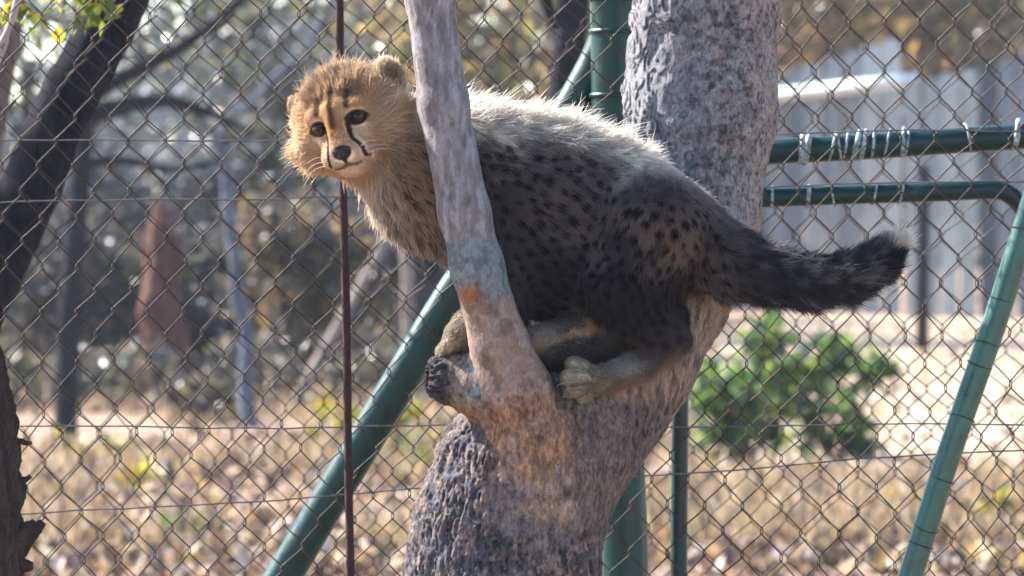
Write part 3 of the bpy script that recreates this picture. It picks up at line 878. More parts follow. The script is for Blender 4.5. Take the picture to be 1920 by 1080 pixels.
# ------------------------------------------------------------------ the forked tree
TP = []
def chain(rows, grp, k=30):
    for a, b in zip(rows[:-1], rows[1:]):
        TP.append(Cone(a[:3], b[:3], a[3], b[3], 1.0, k, grp=grp))
chain([(938, 1300, 0, 188), (941, 1090, 0, 178), (950, 1000, 5, 172), (985, 900, 12, 168), (1060, 812, 40, 150)], 0)
chain([(1060, 812, 40, 140), (1128, 745, 70, 130), (1180, 675, 100, 126), (1240, 550, 160, 132), (1290, 400, 228, 141), (1321, 200, 248, 144), (1334, 0, 252, 138), (1345, -330, 255, 132)], 1)
chain([(788, -330, -176, 40), (808, 0, -165, 43), (833, 200, -158, 45), (872, 400, -152, 46.5), (895, 500, -146, 47.5), (936, 640, -128, 52), (966, 730, -112, 62)], 2, 18)
chain([(966, 730, -112, 62), (992, 820, -96, 68), (1003, 900, -88, 68), (1000, 980, -72, 60)], 3, 34)
chain([(965, 740, -95, 58), (900, 722, -85, 54), (852, 710, -78, 47)], 4, 26)
chain([(852, 710, -78, 47), (838, 707, -76, 44)], 4, 10)
cutter = [Ell((812, 706, -78), (17, 27, 26), k=5)]
HT = 3.0
V, F = implicit(TP, cutter, HT, 20)
N = vnormals(V, F)
gd = np.stack([np.min([p.d(V) for p in TP if p.att['grp'] == q], 0) for q in range(5)], 1)
grp = gd.argmin(1)
x, y, z = V.T
# fissured old bark low on the left, plates on the left of the thick limb, smooth elsewhere
nb = fbm(V / 60.0, 4, 4)
old = sstep(60, -30, x - (905 + (y - 800) * 0.10) + nb * 70) * sstep(770, 800, y) + sstep(960, 1040, y + nb * 60)
old = np.clip(old, 0, 1) * (gd[:, 3] > 4) * (gd[:, 4] > 3)
old = np.where(grp == 0, old, 0)
plate = np.where(grp == 1, sstep(70, -70, x - 1295 + nb * 90) * sstep(400, 280, y + nb * 60), 0)
mott = np.where((grp == 1) | (grp == 0), 1 - np.maximum(old, plate), 0)
def terrace(q, soft=0.75):
    k_ = np.floor(q); f_ = q - k_
    return k_ + sstep(soft, 1, f_), np.exp(-((f_ - .86) / .13) ** 2)
tn = fbm(V / np.array([48.0, 80, 48]) + 0.2 * nb[:, None], 3, 9)
ter, crack = terrace(tn * 8.0)
ter2, crack2 = terrace(fbm(V / np.array([20.0, 30, 20]), 4, 19) * 5.0)
fis = 1 - np.abs(fbm(V / np.array([12.0, 66, 12]) + 0.4 * nb[:, None], 5, 14)) * 3.4
fine = fbm(V / np.array([9.0, 14, 9]), 3, 15)
spk = fbm(V / np.array([5.0, 7, 5]), 2, 18)
vst = fbm(V / np.array([6.0, 34, 6]), 3, 28)
big = fbm(V / 90.0, 3, 16)
disp = old * (5.5 * (0.3 - np.clip(fis, 0, 1)) + 1.6 * ter2 + 2.2 * vst + .8 * spk) + plate * (3.2 * ter + .8 * fine + .6 * spk) \
    + mott * (1.2 * fine + .9 * ter2 + .8 * spk) + np.where(grp >= 2, .8 * fine + .5 * spk, 0) + 2.5 * big * (grp != 2) + 2.2 * big * (grp == 2)
endd = sstep(848, 828, x) * (gd[:, 4] < 6) * (np.abs(y - 708) < 70)
ang = np.arctan2(y - 706, z + 78)
disp = disp + endd * 5 * vnoise(np.stack([ang * 13, x / 9, z * 0], -1), 6)
Vd = V + N * disp[:, None]

# pigment of the bark
def blend(c, col, w):
    return c * (1 - w[:, None]) + np.asarray(col) * w[:, None]
m1 = fbm(V / 34.0, 4, 21); m2 = fbm(V / 14.0, 4, 22); m3 = fbm(V / np.array([10.0, 46, 10]), 4, 23); m4 = fbm(V / 120.0, 3, 24)
c = np.tile(np.array([0.232, 0.218, 0.220]), (len(V), 1))
c = blend(c, (0.10, 0.088, 0.095), sstep(0.02, 0.26, m2 + 0.5 * m1) * 0.8)
c = blend(c, (0.34, 0.30, 0.29), sstep(0.06, 0.30, -m2 + 0.3 * m1) * 0.6)
c = blend(c, (0.24, 0.15, 0.12), sstep(0.22, 0.36, m1 + 0.3 * m4) * 0.35)
lm = grp == 1
# upper limb: cool grey scales on the left, warmer and paler towards the right edge
c = blend(c, (0.265, 0.268, 0.288), lm * sstep(60, -90, x - 1300 + 50 * m4) * sstep(520, 330, y) * 0.65)
c = blend(c, (0.36, 0.29, 0.26), lm * sstep(20, 95, x - 1350 + 0.12 * (y - 200) + 70 * m1) * sstep(520, 380, y) * 0.75)
c = blend(c, (0.035, 0.033, 0.042), plate * crack * 0.95)
c = blend(c, (0.07, 0.06, 0.065), mott * crack2 * 0.45)
c = blend(c, (0.05, 0.04, 0.045), mott * sstep(.16, .34, spk + .4 * m2) * .75)
c = blend(c, (0.40, 0.26, 0.17), lm * sstep(28, 60, x - 1372 + 60 * m2) * sstep(380, 410, y) * sstep(470, 440, y) * 0.9)
# crook of the fork: reddish brown bark
lowl = lm * sstep(470, 560, y)
c = blend(c, (0.26, 0.17, 0.13), lowl * 0.8)
c = blend(c, (0.34, 0.25, 0.20), lowl * sstep(0.0, 0.25, m3) * 0.7)
c = blend(c, (0.07, 0.055, 0.055), lowl * sstep(0.05, 0.3, -m3) * 0.7)
# slender branch
br = grp == 2
c = blend(c, (0.255, 0.235, 0.242), br * 0.85)
c = blend(c, (0.185, 0.145, 0.135), br * sstep(0.0, 0.25, m3 + .25 * m4) * 0.7)
c = blend(c, (0.36, 0.33, 0.34), br * sstep(0.05, 0.25, -m3) * 0.7)
lich = br * sstep(425, 460, y + 60 * m1) * sstep(560, 535, y + 50 * m1)
c = blend(c, (0.205, 0.235, 0.245), lich * 0.9)
c = blend(c, (0.12, 0.14, 0.15), lich * sstep(0.0, 0.2, m2) * 0.8)
brn = (br | (grp == 3)) * sstep(545, 575, y + 30 * m1)
c = blend(c, (0.30, 0.195, 0.145), brn * 0.9)
c = blend(c, (0.36, 0.29, 0.26), brn * sstep(0.05, 0.25, m2) * 0.6)
c = blend(c, (0.13, 0.09, 0.075), brn * sstep(0.06, 0.26, -m1) * 0.6)
rust = np.exp(-(((x - 893) / 30) ** 2 + ((y - 556) / 18) ** 2)) * br
c = blend(c, (0.30, 0.12, 0.045), np.clip(rust * (1.1 + 1.5 * m1), 0, 1) * 0.9)
# smooth orange brown skin of the fork front
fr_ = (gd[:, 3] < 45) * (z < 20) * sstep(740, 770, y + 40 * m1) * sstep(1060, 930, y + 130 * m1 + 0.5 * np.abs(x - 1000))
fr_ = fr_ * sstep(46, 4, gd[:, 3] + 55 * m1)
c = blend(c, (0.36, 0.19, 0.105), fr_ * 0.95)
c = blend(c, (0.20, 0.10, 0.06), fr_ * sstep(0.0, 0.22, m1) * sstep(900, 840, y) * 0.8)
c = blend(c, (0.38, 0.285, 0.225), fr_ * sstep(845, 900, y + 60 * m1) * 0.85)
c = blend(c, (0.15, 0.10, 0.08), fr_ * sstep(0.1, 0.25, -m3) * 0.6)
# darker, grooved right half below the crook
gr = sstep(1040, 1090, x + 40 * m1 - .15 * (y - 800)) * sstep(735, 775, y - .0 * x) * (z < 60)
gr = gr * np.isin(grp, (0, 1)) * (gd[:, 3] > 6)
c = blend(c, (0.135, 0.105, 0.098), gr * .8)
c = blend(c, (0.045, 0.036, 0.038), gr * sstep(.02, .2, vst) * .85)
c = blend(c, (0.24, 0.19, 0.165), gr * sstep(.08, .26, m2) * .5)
# stub
st = (gd[:, 4] < 10) * sstep(930, 880, x + 40 * m1)
c = blend(c, (0.20, 0.145, 0.125), st * 0.8)
c = blend(c, (0.24, 0.29, 0.29), (gd[:, 4] < 14) * (np.abs(x - 925) < 55) * sstep(-0.06, 0.14, m1) * sstep(780, 740, y) * 0.9)
c = blend(c, (0.30, 0.17, 0.07), (gd[:, 4] < 20) * sstep(735, 765, y) * (x < 900) * 0.6)
c = blend(c, (0.060, 0.055, 0.060), np.clip(sstep(852, 838, x + 10 * m2) * (gd[:, 4] < 14), 0, 1) * 0.95)
# old bark
c = blend(c, (0.085, 0.074, 0.078), old * 0.92)
c = blend(c, (0.035, 0.03, 0.034), old * sstep(0.45, 0.85, fis) * 0.9)
c = blend(c, (0.22, 0.175, 0.165), old * sstep(0.05, .3, spk + .4 * fine) * .6)
c = blend(c, (0.30, 0.22, 0.19), old * sstep(0.10, 0.28, m2 + 0.4 * m1 + 0.25 * sstep(880, 960, x) * sstep(1000, 930, y)) * 0.75)
c = blend(c, (0.10, 0.105, 0.13), old * sstep(0.05, 0.25, -m1) * sstep(920, 880, x) * 0.6)
tr_ = (grp == 0) * (1 - old) * (1 - fr_)
c = blend(c, (0.17, 0.125, 0.11), tr_ * 0.6)

Vw = W(Vd)
forked = empty('forked_tree', [W([935, 540, 10])[0], W([935, 540, 10])[1], 0], 'forked grey brown tree that the cheetah cub crouches in', 'tree')
fg = np.sort(grp[F], 1)[:, 1]
vn = norm(Wdir(vnormals(Vd, F)))
for q, nm in ((0, 'trunk'), (1, 'thick_limb'), (2, 'slender_branch'), (4, 'broken_stub')):
    ff = F[(fg == q) | ((q == 0) & (fg == 3))]
    used, inv = np.unique(ff, return_inverse=True)
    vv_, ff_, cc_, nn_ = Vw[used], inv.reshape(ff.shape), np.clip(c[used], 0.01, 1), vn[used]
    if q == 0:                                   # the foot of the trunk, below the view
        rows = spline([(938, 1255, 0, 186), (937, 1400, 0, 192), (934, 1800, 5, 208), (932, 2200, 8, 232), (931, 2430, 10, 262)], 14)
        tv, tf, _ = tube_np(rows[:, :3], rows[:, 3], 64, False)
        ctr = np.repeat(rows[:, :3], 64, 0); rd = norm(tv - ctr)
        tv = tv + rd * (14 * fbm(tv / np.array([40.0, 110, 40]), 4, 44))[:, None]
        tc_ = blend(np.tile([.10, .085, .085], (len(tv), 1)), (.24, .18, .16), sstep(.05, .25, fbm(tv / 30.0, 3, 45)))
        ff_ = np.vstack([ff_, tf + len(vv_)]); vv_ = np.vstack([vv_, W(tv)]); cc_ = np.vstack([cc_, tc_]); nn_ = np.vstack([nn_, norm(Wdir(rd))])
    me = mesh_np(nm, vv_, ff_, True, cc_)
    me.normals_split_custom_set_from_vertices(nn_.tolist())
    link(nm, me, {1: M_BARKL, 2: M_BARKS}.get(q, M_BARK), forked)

# ------------------------------------------------------------------ the cheetah cub
e0 = np.array([.952, -.304, 0]); d0 = np.array([.304, .952, 0]); f0 = np.array([0, 0, -1.0])
YAW = math.radians(14)
HX = math.cos(YAW) * e0 + math.sin(YAW) * f0
HZ = math.cos(YAW) * f0 - math.sin(YAW) * e0
HY = d0
HR = np.stack([HX, HY, HZ])                     # rows: head axes
HC = np.array([652.0, 224.0, -52.0])
def hd(p): return HC + np.asarray(p, float) @ HR
CP = []
def ell(c, r, k=14, R=HR, **a): CP.append(Ell(hd(c), r, R, k, **a))
def leg(rows, k=16, **a):
    for p, q in zip(rows[:-1], rows[1:]): CP.append(Cone(p[:3], q[:3], p[3], q[3], 1.0, k, **a))
# torso, hips, neck (x, y, depth, radius)
leg([(868, 318, -8, 112), (960, 352, 0, 128), (1060, 382, 5, 134)], 40, g='torso', L=18)
leg([(1060, 382, 5, 132), (1165, 416, 8, 126), (1238, 462, 8, 108)], 40, g='torso', L=17)
for p in CP: p.zs = 1.32; 
leg([(700, 275, -35, 70), (775, 305, -22, 86), (868, 330, -8, 104)], 40, g='neck', L=28)
leg([(790, 372, -16, 84), (880, 395, -6, 92)], 40, g='chest', L=28, flow=np.array([.75, .6, 0.]))
# tail
TAIL = [(1288, 448, 10, 74), (1368, 492, 0, 55), (1440, 515, -8, 41), (1520, 530, -12, 34), (1590, 521, -14, 32), (1645, 494, -14, 26), (1682, 455, -14, 14)]
leg(TAIL, 30, g='tail', L=27)
# head
ell((0, -2, -5), (86, 76, 82), 20, g='crown', L=30)
for s in (-1, 1):
    ell((s * 50, 34, 18), (44, 42, 44), 22, g='cheek', L=34)
    ell((s * 20, 67, 80), (25, 21, 23), 10, g='pad', L=7)
    ell((s * 37, -17, 62), (22, 15, 18), 16, g='face', L=9)
ell((0, 52, 56), (45, 35, 44), 18, g='face', L=11)
ell((0, 89, 62), (26, 18, 23), 10, g='chin', L=12)
ell((0, 64, 24), (54, 40, 42), 22, g='cheek', L=22)
CP.append(Cone(hd((0, -14, 70)), hd((0, 50, 94)), 24, 18, 1, 14, g='face', L=7, flow=-HZ))
for s in (-1, 1):
    En = norm(np.array([s * .80, -.10, .62])); Ex = norm(np.cross([0, 1.0, 0], En)); Ey = np.cross(En, Ex)
    ER = np.stack([Ex, Ey, En]) @ HR
    ell((s * (97 if s > 0 else 93), -48 if s > 0 else -40, -18), (29, 35, 13) if s > 0 else (24, 29, 12), 12, ER, g='ear', L=13 if s > 0 else 9, flow=-HY * 1.0 + HX * .3 * s)
cuts = []
for s in (-1, 1):
    En = norm(np.array([s * .80, -.10, .62])); Ex = norm(np.cross([0, 1.0, 0], En)); Ey = np.cross(En, Ex)
    cuts.append(Ell(hd(np.array([s * (97 if s > 0 else 93), -46 if s > 0 else -39, -18]) + En * 16), (23, 28, 16) if s > 0 else (18, 22, 15), np.stack([Ex, Ey, En]) @ HR, 6))
    cuts.append(Ell(hd((s * 38, 6, 80)), (15, 11.5, 14), HR, 5))
cuts.append(Cone(hd((-20, 83, 96)), hd((0, 82, 101)), 3.0, 3.0, 1, 4)); cuts.append(Cone(hd((20, 83, 96)), hd((0, 82, 101)), 3.0, 3.0, 1, 4))
# fore limbs
leg([(905, 395, 45, 64), (945, 520, 40, 42), (900, 595, -30, 30), (868, 628, -66, 28)], 22, g='leg', L=9)
leg([(880, 612, -52, 29), (862, 634, -70, 28)], 14, g='paw', L=9)
for dx, dy, dz in ((-26, 22, -18), (-30, 24, 0), (-20, 14, -32), (-24, 24, 18)):
    leg([(862, 634, -70, 22), (862 + dx, 634 + dy, -70 + dz, 14)], 7, g='paw', L=7)
leg([(905, 395, -58, 62), (955, 520, -60, 40), (955, 610, -62, 29), (945, 655, -66, 24)], 22, g='leg', L=9)
leg([(945, 655, -66, 22), (930, 672, -72, 20)], 8, g='paw', L=6)
# near hind leg: thigh, shank, hock, foot lying on the crook
leg([(1215, 440, -40, 108), (1165, 545, -62, 74), (1195, 600, -66, 48)], 40, g='thigh', L=17)
leg([(1185, 585, -66, 50), (1240, 628, -66, 36), (1258, 636, -62, 29)], 22, g='shank', L=13)
leg([(1254, 641, -64, 30), (1195, 690, -88, 25), (1120, 712, -112, 23)], 16, g='foot', L=13)
for dx, dy, dz, r in ((-38, -24, -6, 16), (-47, -3, -20, 17), (-42, 20, -16, 15), (-24, 32, -6, 12)):
    leg([(1115, 708, -112, 20), (1115 + dx, 708 + dy, -112 + dz, r)], 5, g='paw', L=8)
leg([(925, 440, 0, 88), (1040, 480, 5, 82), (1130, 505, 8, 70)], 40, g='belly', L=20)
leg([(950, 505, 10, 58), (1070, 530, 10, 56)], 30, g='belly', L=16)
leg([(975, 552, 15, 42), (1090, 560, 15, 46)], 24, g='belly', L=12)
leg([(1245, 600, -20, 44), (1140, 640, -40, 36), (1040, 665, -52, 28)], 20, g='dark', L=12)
# far hind leg stretched along the crook
leg([(1190, 500, 40, 92), (1175, 560, 10, 56), (1205, 585, -20, 36)], 30, g='thigh', L=10)
leg([(1205, 583, -30, 30), (1110, 606, -48, 27), (1010, 634, -60, 24)], 14, g='farfoot', L=7)
leg([(1010, 634, -60, 22), (985, 645, -66, 19)], 8, g='paw', L=6)

HC_ = 3.0
V, F = implicit(CP, cuts, HC_, 12)
for _ in range(2):                                # light smoothing
    A = np.zeros_like(V); cn = np.zeros(len(V))
    for a, b in ((0, 1), (1, 2), (2, 3), (3, 0)):
        np.add.at(A, F[:, a], V[F[:, b]]); np.add.at(cn, F[:, a], 1)
    V = 0.5 * V + 0.5 * A / cn[:, None]
N = vnormals(V, F)
Dp = np.stack([p.d(V) for p in CP], 1)
Wt = np.exp(-np.clip(Dp - Dp.min(1, keepdims=True), 0, 200) / 9.0); Wt /= Wt.sum(1, keepdims=True)
names = [p.att['g'] for p in CP]
def gw(*gs): return Wt[:, [i for i, q in enumerate(names) if q in gs]].sum(1)
Lf = Wt @ np.array([p.att['L'] for p in CP], float)
hp = (V - HC) @ HR.T                              # head coordinates of every vertex
head = gw('crown', 'cheek', 'face', 'pad', 'chin', 'ear')
flow = np.zeros_like(V)
for i, p in enumerate(CP):
    if names[i] in ('crown', 'cheek', 'face', 'pad', 'chin'):
        fl = norm(norm(hp - np.array([0, 45, 95])) + np.array([0, 0.02, -.25])) @ HR
    else: fl = np.tile(norm(np.asarray(p.flow, float)), (len(V), 1)) + (np.array([0, .35, 0]) if names[i] in ('torso', 'neck', 'thigh', 'chest') else 0)
    flow += Wt[:, i:i + 1] * fl
flow = flow - N * (flow * N).sum(1, keepdims=True); flow = norm(flow)
x, y, z = V.T
hx, hy, hz = hp.T
front = sstep(0, 30, hz)
# fur length
top = sstep(0.35, 0.85, -N[:, 1])
body = gw('torso', 'neck', 'chest')
Lf = Lf + top * gw('torso', 'neck') * 22 * sstep(1270, 1110, x)
eyed = np.min([np.linalg.norm((hp - np.array([s * 38, 6, 74])) * np.array([1, 1.15, .8]), axis=1) for s in (-1, 1)], 0)
Lf = np.where(head > .5, Lf * (0.45 + .55 * sstep(80, 8, hz)), Lf)
Lf = np.where(head > .5, Lf * (0.15 + .85 * sstep(19, 66, eyed)), Lf)
nosed = np.linalg.norm((hp - np.array([0, 62, 100])) * np.array([1, 1.1, .8]), axis=1)
Lf = np.where(head > .5, Lf * (0.35 + .65 * sstep(18, 75, nosed)), Lf)
Lf = Lf + gw('crown') * 10 * sstep(-30, -75, hy) + gw('cheek') * (16 * sstep(55, 20, hy) - 6 * sstep(50, 75, hy)) * sstep(35, 80, np.abs(hx))
fmin = 4.6 * sstep(16, 24, eyed) * sstep(15, 24, nosed) + .5
Lf = np.where(head > .5, np.maximum(Lf, fmin), Lf)
tipw = sstep(1640, 1700, x); Lf = Lf - tipw * 4

# coat pigment, with some shade, bounce and sunlight put into the colour
def poly_d(pts, qx, qy):
    d = np.full(len(qx), 1e9)
    for (ax, ay), (bx, by) in zip(pts[:-1], pts[1:]):
        vx, vy = bx - ax, by - ay; t_ = np.clip(((qx - ax) * vx + (qy - ay) * vy) / (vx * vx + vy * vy), 0, 1)
        d = np.minimum(d, np.hypot(qx - ax - t_ * vx, qy - ay - t_ * vy))
    return d
n1 = fbm(V / 40.0, 3, 31); n2 = fbm(V / 14.0, 3, 32)
C = np.tile(np.array([0.128, 0.104, 0.108]), (len(V), 1))
C = blend(C, (0.38, 0.235, 0.135), gw('neck', 'chest') * sstep(900, 800, x + 40 * n1))
C = blend(C, (0.52, 0.43, 0.35), gw('neck', 'chest') * sstep(0.15, 0.8, N[:, 1] * .75 - N[:, 0] * .75 + .3 * n1) * sstep(880, 780, x) * 0.8)
C = blend(C, (0.22, 0.17, 0.14), gw('torso', 'chest') * sstep(0.2, .8, N[:, 1]) * .6)
C = blend(C, (0.27, 0.135, 0.075), np.clip(gw('thigh', 'torso'), 0, 1) * np.exp(-(((x - 1265) / 70) ** 2 + ((y - 455) / 50) ** 2)) * .75)
C = blend(C, (0.17, 0.112, 0.095), np.clip(gw('torso', 'thigh'), 0, 1) * sstep(0.02, .25, n1) * sstep(540, 440, y) * .7)
C = blend(C, (0.034, 0.031, 0.040), np.clip(gw('torso', 'thigh'), 0, 1) * sstep(0.1, -.2, n1 - .004 * (y - 465)) * .6)  # flank darkens downward: smoky underside plus shade put into the colour
C = blend(C, (0.80, 0.73, 0.64), gw('torso', 'neck') * sstep(0.30, 0.80, -N[:, 1] + .5 * n1 + .3 * n2) * sstep(1345, 1230, x) * .95)  # silvery mantle, whitened to stand in for the sunlit rim
C = blend(C, (0.34, 0.30, 0.28), gw('torso', 'neck') * sstep(0.15, 0.5, -N[:, 1] + .3 * n1) * sstep(0.1, -.1, n2) * .6)
C = blend(C, (0.032, 0.028, 0.034), gw('thigh') * sstep(480, 575, y) * .85)  # lower thigh darkened as if shaded
C = blend(C, (0.045, 0.036, 0.038), gw('shank', 'leg') * .9)  # shank and fore limbs coloured dark for the shade they sit in
C = blend(C, (0.020, 0.018, 0.022), gw('dark') * .97)  # deep shade above the foot, painted as near-black fur
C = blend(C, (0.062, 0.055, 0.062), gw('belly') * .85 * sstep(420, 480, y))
C = blend(C, (0.034, 0.031, 0.039), gw('belly') * .85 * sstep(470, 540, y))  # smoky belly fur, darkened further as underside shade
C = blend(C, (0.075, 0.060, 0.058), gw('farfoot') * .95)
C = blend(C, (0.50, 0.34, 0.19), gw('farfoot') * sstep(-.1, .45, N[:, 1] + n2 * .3) * .9)  # warm ground bounce painted along the underside
C = blend(C, (0.10, 0.072, 0.062), gw('foot') * .9)
C = blend(C, (0.42, 0.39, 0.34), gw('foot') * np.exp(-((x - 1172) / 26) ** 2 - ((y - 682) / 20) ** 2) * .9)  # tuft painted pale as if sunlit
C = blend(C, (0.38, 0.205, 0.11), gw('foot') * sstep(.2, .8, N[:, 1]) * .6)
C = blend(C, (0.12, 0.10, 0.09), gw('foot') * sstep(.1, .7, -N[:, 1]) * sstep(1150, 1180, x) * sstep(1280, 1240, x) * 0.5)
C = blend(C, (0.31, 0.245, 0.165) , gw('paw') * .9)
C = blend(C, (0.12, 0.10, 0.07), gw('paw') * sstep(0, .25, n2) * .5)
toes = [i for i, q in enumerate(names) if q == 'paw']
td = np.sort(Dp[:, toes], 1)
C = blend(C, (0.05, 0.04, 0.035), gw('paw') * sstep(5, 1.5, td[:, 1] - td[:, 0]) * sstep(14, 4, td[:, 0]) * .45)  # toe clefts darkened in the colour, as creases would shade
# spots
spot_c = []
vi = RNG.permutation(len(V))
okm = (gw('torso', 'neck', 'thigh', 'chest', 'tail', 'shank', 'belly', 'leg') > .6) & (head < .25)
pts = np.empty((0, 3))
sp_sz = []
for i in vi[:26000]:
    if not okm[i]: continue
    md = 20.5 if x[i] > 860 else 16
    if len(pts) and (((pts - V[i]) ** 2).sum(1) < md * md).any(): continue
    pts = np.vstack([pts, V[i]]); sp_sz.append(RNG.uniform(.75, 1.15) * (8.2 if x[i] > 860 else 5.8))
sp_sz = np.array(sp_sz)
dmin = np.full(len(V), 1e9)
wob = 1 + .5 * n2
for s0 in range(0, len(V), 20000):
    dd = np.sqrt(((V[s0:s0 + 20000, None].astype(np.float32) - pts[None].astype(np.float32)) ** 2).sum(-1)) / sp_sz
    dmin[s0:s0 + 20000] = dd.min(1)
sp = sstep(1.15, 0.75, dmin * wob)
spw = np.clip(gw('torso', 'thigh', 'neck', 'chest', 'shank', 'belly', 'leg', 'tail'), 0, 1) * sstep(1620, 1560, x) * (1 - .75 * sstep(0.3, .75, -N[:, 1])) * (1 - head) * sstep(720, 770, x + .3 * (y - 300))
C = blend(C, (0.012, 0.010, 0.012), sp * spw * .97)
# tail
C = blend(C, (0.045, 0.044, 0.054), gw('tail') * sstep(1350, 1450, x) * .95)
C = blend(C, (0.17, 0.155, 0.155), gw('tail') * sstep(1380, 1430, x) * sstep(1670, 1640, x) * sstep(0.0, .15, fbm(V / 15.0, 3, 77)) * .75)
C = blend(C, (0.022, 0.021, 0.026), gw('tail') * sstep(1350, 1400, x) * sstep(0.04, .2, fbm(V / 15.0, 3, 79)) * .7)
C = blend(C, (0.022, 0.021, 0.026), gw('tail') * sstep(1635, 1675, x) * .9)
C = blend(C, (0.72, 0.66, 0.58), gw('tail') * sstep(1640, 1675, x) * sstep(476, 458, y - .3 * (x - 1670)) * .85)  # white tail tip, doubling as painted rim light on its upper side
# head
C = blend(C, (0.50, 0.315, 0.17), gw('crown', 'cheek', 'face', 'pad', 'chin', 'ear'))
C = blend(C, (0.42, 0.30, 0.20), gw('crown', 'cheek') * sstep(0, -50, hz))
C = blend(C, (0.33, 0.27, 0.23), gw('crown') * sstep(-10, -70, hz) * .8)
C = blend(C, (0.60, 0.47, 0.32), head * sstep(-60, -85, hy) * .5)  # cream on the crown stands in for rim light
C = blend(C, (0.60, 0.46, 0.31), gw('cheek') * sstep(40, 80, np.abs(hx)) * .7)
C = blend(C, (0.70, 0.60, 0.48), front * np.exp(-((hy - 70) / 22) ** 2 - (hx / 40) ** 2) * .95)
C = blend(C, (0.66, 0.56, 0.45), front * gw('chin') * .85)
for s in (-1, 1):
    C = blend(C, (0.68, 0.54, 0.40), front * np.exp(-((hx - s * 46) / 18) ** 2 - ((hy - 29) / 11) ** 2) * .85)
    C = blend(C, (0.60, 0.45, 0.30), front * np.exp(-((hx - s * 34) / 14) ** 2 - ((hy + 17) / 8) ** 2) * .6)
C = blend(C, (0.42, 0.24, 0.12), front * np.exp(-(hx / 15) ** 2) * sstep(62, 40, hy) * sstep(-20, 10, hy) * .8)
for pth, wd in (([(-27, -72), (-31, -22)], 6), ([(2, -76), (-3, 12)], 5), ([(29, -75), (29, -20)], 5.5), ([(-14, -70), (-14, -45)], 2.5), ([(15, -72), (15, -50)], 2.5)):
    C = blend(C, (0.085, 0.045, 0.025), (hz > 10) * head * sstep(wd * 1.7, wd * .5, poly_d(pth, hx, hy)) * .95)
for s in (-1, 1):
    C = blend(C, (0.20, 0.11, 0.06), (hz > 0) * head * sstep(24, 6, np.hypot(hx - s * 42, (hy + 46) * .6)) * .55)
    tl = [(21, 14), (22, 33), (25, 43), (34, 54), (38, 64), (38, 78)] if s > 0 else [(-21, 14), (-22, 32), (-25, 48), (-28, 62), (-31, 80)]
    C = blend(C, (0.012, 0.009, 0.009), (hz > 15) * head * sstep(4.6, 2.0, poly_d(tl, hx, hy)) * .97)
    Lf = np.where((hz > 10) & (head > .5) & (poly_d(tl, hx, hy) < 7), np.minimum(Lf, 3.2), Lf)
    ea = np.hypot((hx - s * 38) / 20.5, (hy - 6) / 15.5)
    C = blend(C, (0.016, 0.011, 0.010), (hz > 30) * head * sstep(1.08, .85, ea) * .97)
    ew = gw('ear') * (np.sign(hx) == s)
    inn = np.linalg.norm((V - hd(np.array([s * 97, -47, -18]) + norm(np.array([s * .80, -.10, .62])) * 8)), axis=1)
    C = blend(C, (0.46, 0.36, 0.25), ew * .85)
    C = blend(C, (0.16, 0.13, 0.115), ew * sstep(26, 12, inn) * sstep(-75, -45, hy) * .7)
    C = blend(C, (0.72, 0.63, 0.50), ew * sstep(27, 36, inn) * .9)
mth = np.minimum(poly_d([(0, 74), (0, 83), (14, 86), (24, 85)], hx, hy), poly_d([(0, 83), (-14, 86), (-24, 85)], hx, hy))
C = blend(C, (0.035, 0.022, 0.020), (hz > 50) * head * sstep(3.4, 1.2, mth) * .8)
nz = np.hypot(hx / 19, (hy - 61) / 14)
C = blend(C, (0.010, 0.009, 0.010), (hz > 80) * head * sstep(1.1, .9, nz))
C = np.clip(C, 0.006, 1)

cub = empty('cheetah_cub', W([1100, 720, 0]), 'fluffy spotted cheetah cub crouching in the fork and looking at the camera', 'cheetah cub')
t = NT('cub_skin'); M_SKIN = t.done(t.attr('tint'), 0.75, spec=.2)
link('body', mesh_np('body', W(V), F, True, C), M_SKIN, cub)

# fur
tri = np.vstack([F[:, [0, 1, 2]], F[:, [0, 2, 3]]])
ar = np.linalg.norm(np.cross(V[tri[:, 1]] - V[tri[:, 0]], V[tri[:, 2]] - V[tri[:, 0]]), axis=1)
tc = V[tri].mean(1); th = head[tri].mean(1)
ar = ar * (1 + 1.6 * th + 3.0 * th * (Lf[tri].mean(1) < 10)) * np.where(Lf[tri].mean(1) < .9, .3, 1)
NH = 250000
g = np.random.default_rng(99)
ti = g.choice(len(tri), NH, p=ar / ar.sum())
r1, r2 = np.sqrt(g.random(NH)), g.random(NH)
bw = np.stack([1 - r1, r1 * (1 - r2), r1 * r2], 1)
def samp(A): return (A[tri[ti]] * (bw if A.ndim == 1 else bw[..., None])).sum(1)
p0 = samp(V); nn = norm(samp(N)); fl = norm(samp(flow)); Lh = samp(Lf); ch = samp(C); hh = samp(head); tl_ = samp(gw('tail')); er = samp(gw('ear'))
tp = samp(top * gw('torso', 'neck'))
tp = samp(top * gw('torso', 'neck'))
clump = np.stack([vnoise(p0 / 13.0, 50 + q) for q in range(3)], 1) * (.62 + .5 * tp + .3 * hh * (Lh > 16))[:, None] + np.stack([vnoise(p0 / 30.0, 60 + q) for q in range(3)], 1) * .45
wild = g.normal(size=(NH, 3)) * .17
tp0 = tp
lift = np.clip(0.30 + .20 * hh * sstep(6, 16, Lh) - .1 * hh * (Lh < 8) + .16 * tl_ + .24 * tp + .1 * er + .13 * g.normal(size=NH), .06, .9)[:, None]
Lh = Lh * g.uniform(.55, 1.2, NH) * np.where((g.random(NH) < .07) & (Lh > 12), 1.55, 1)
Lh = Lh * (1 + .55 * tp0 * vnoise(p0 / 24.0, 91) + .25 * vnoise(p0 / 18.0, 92))
Lh = np.maximum(Lh, .8)
d1 = norm(nn * (lift + .35) + fl * .8 + wild * .6)
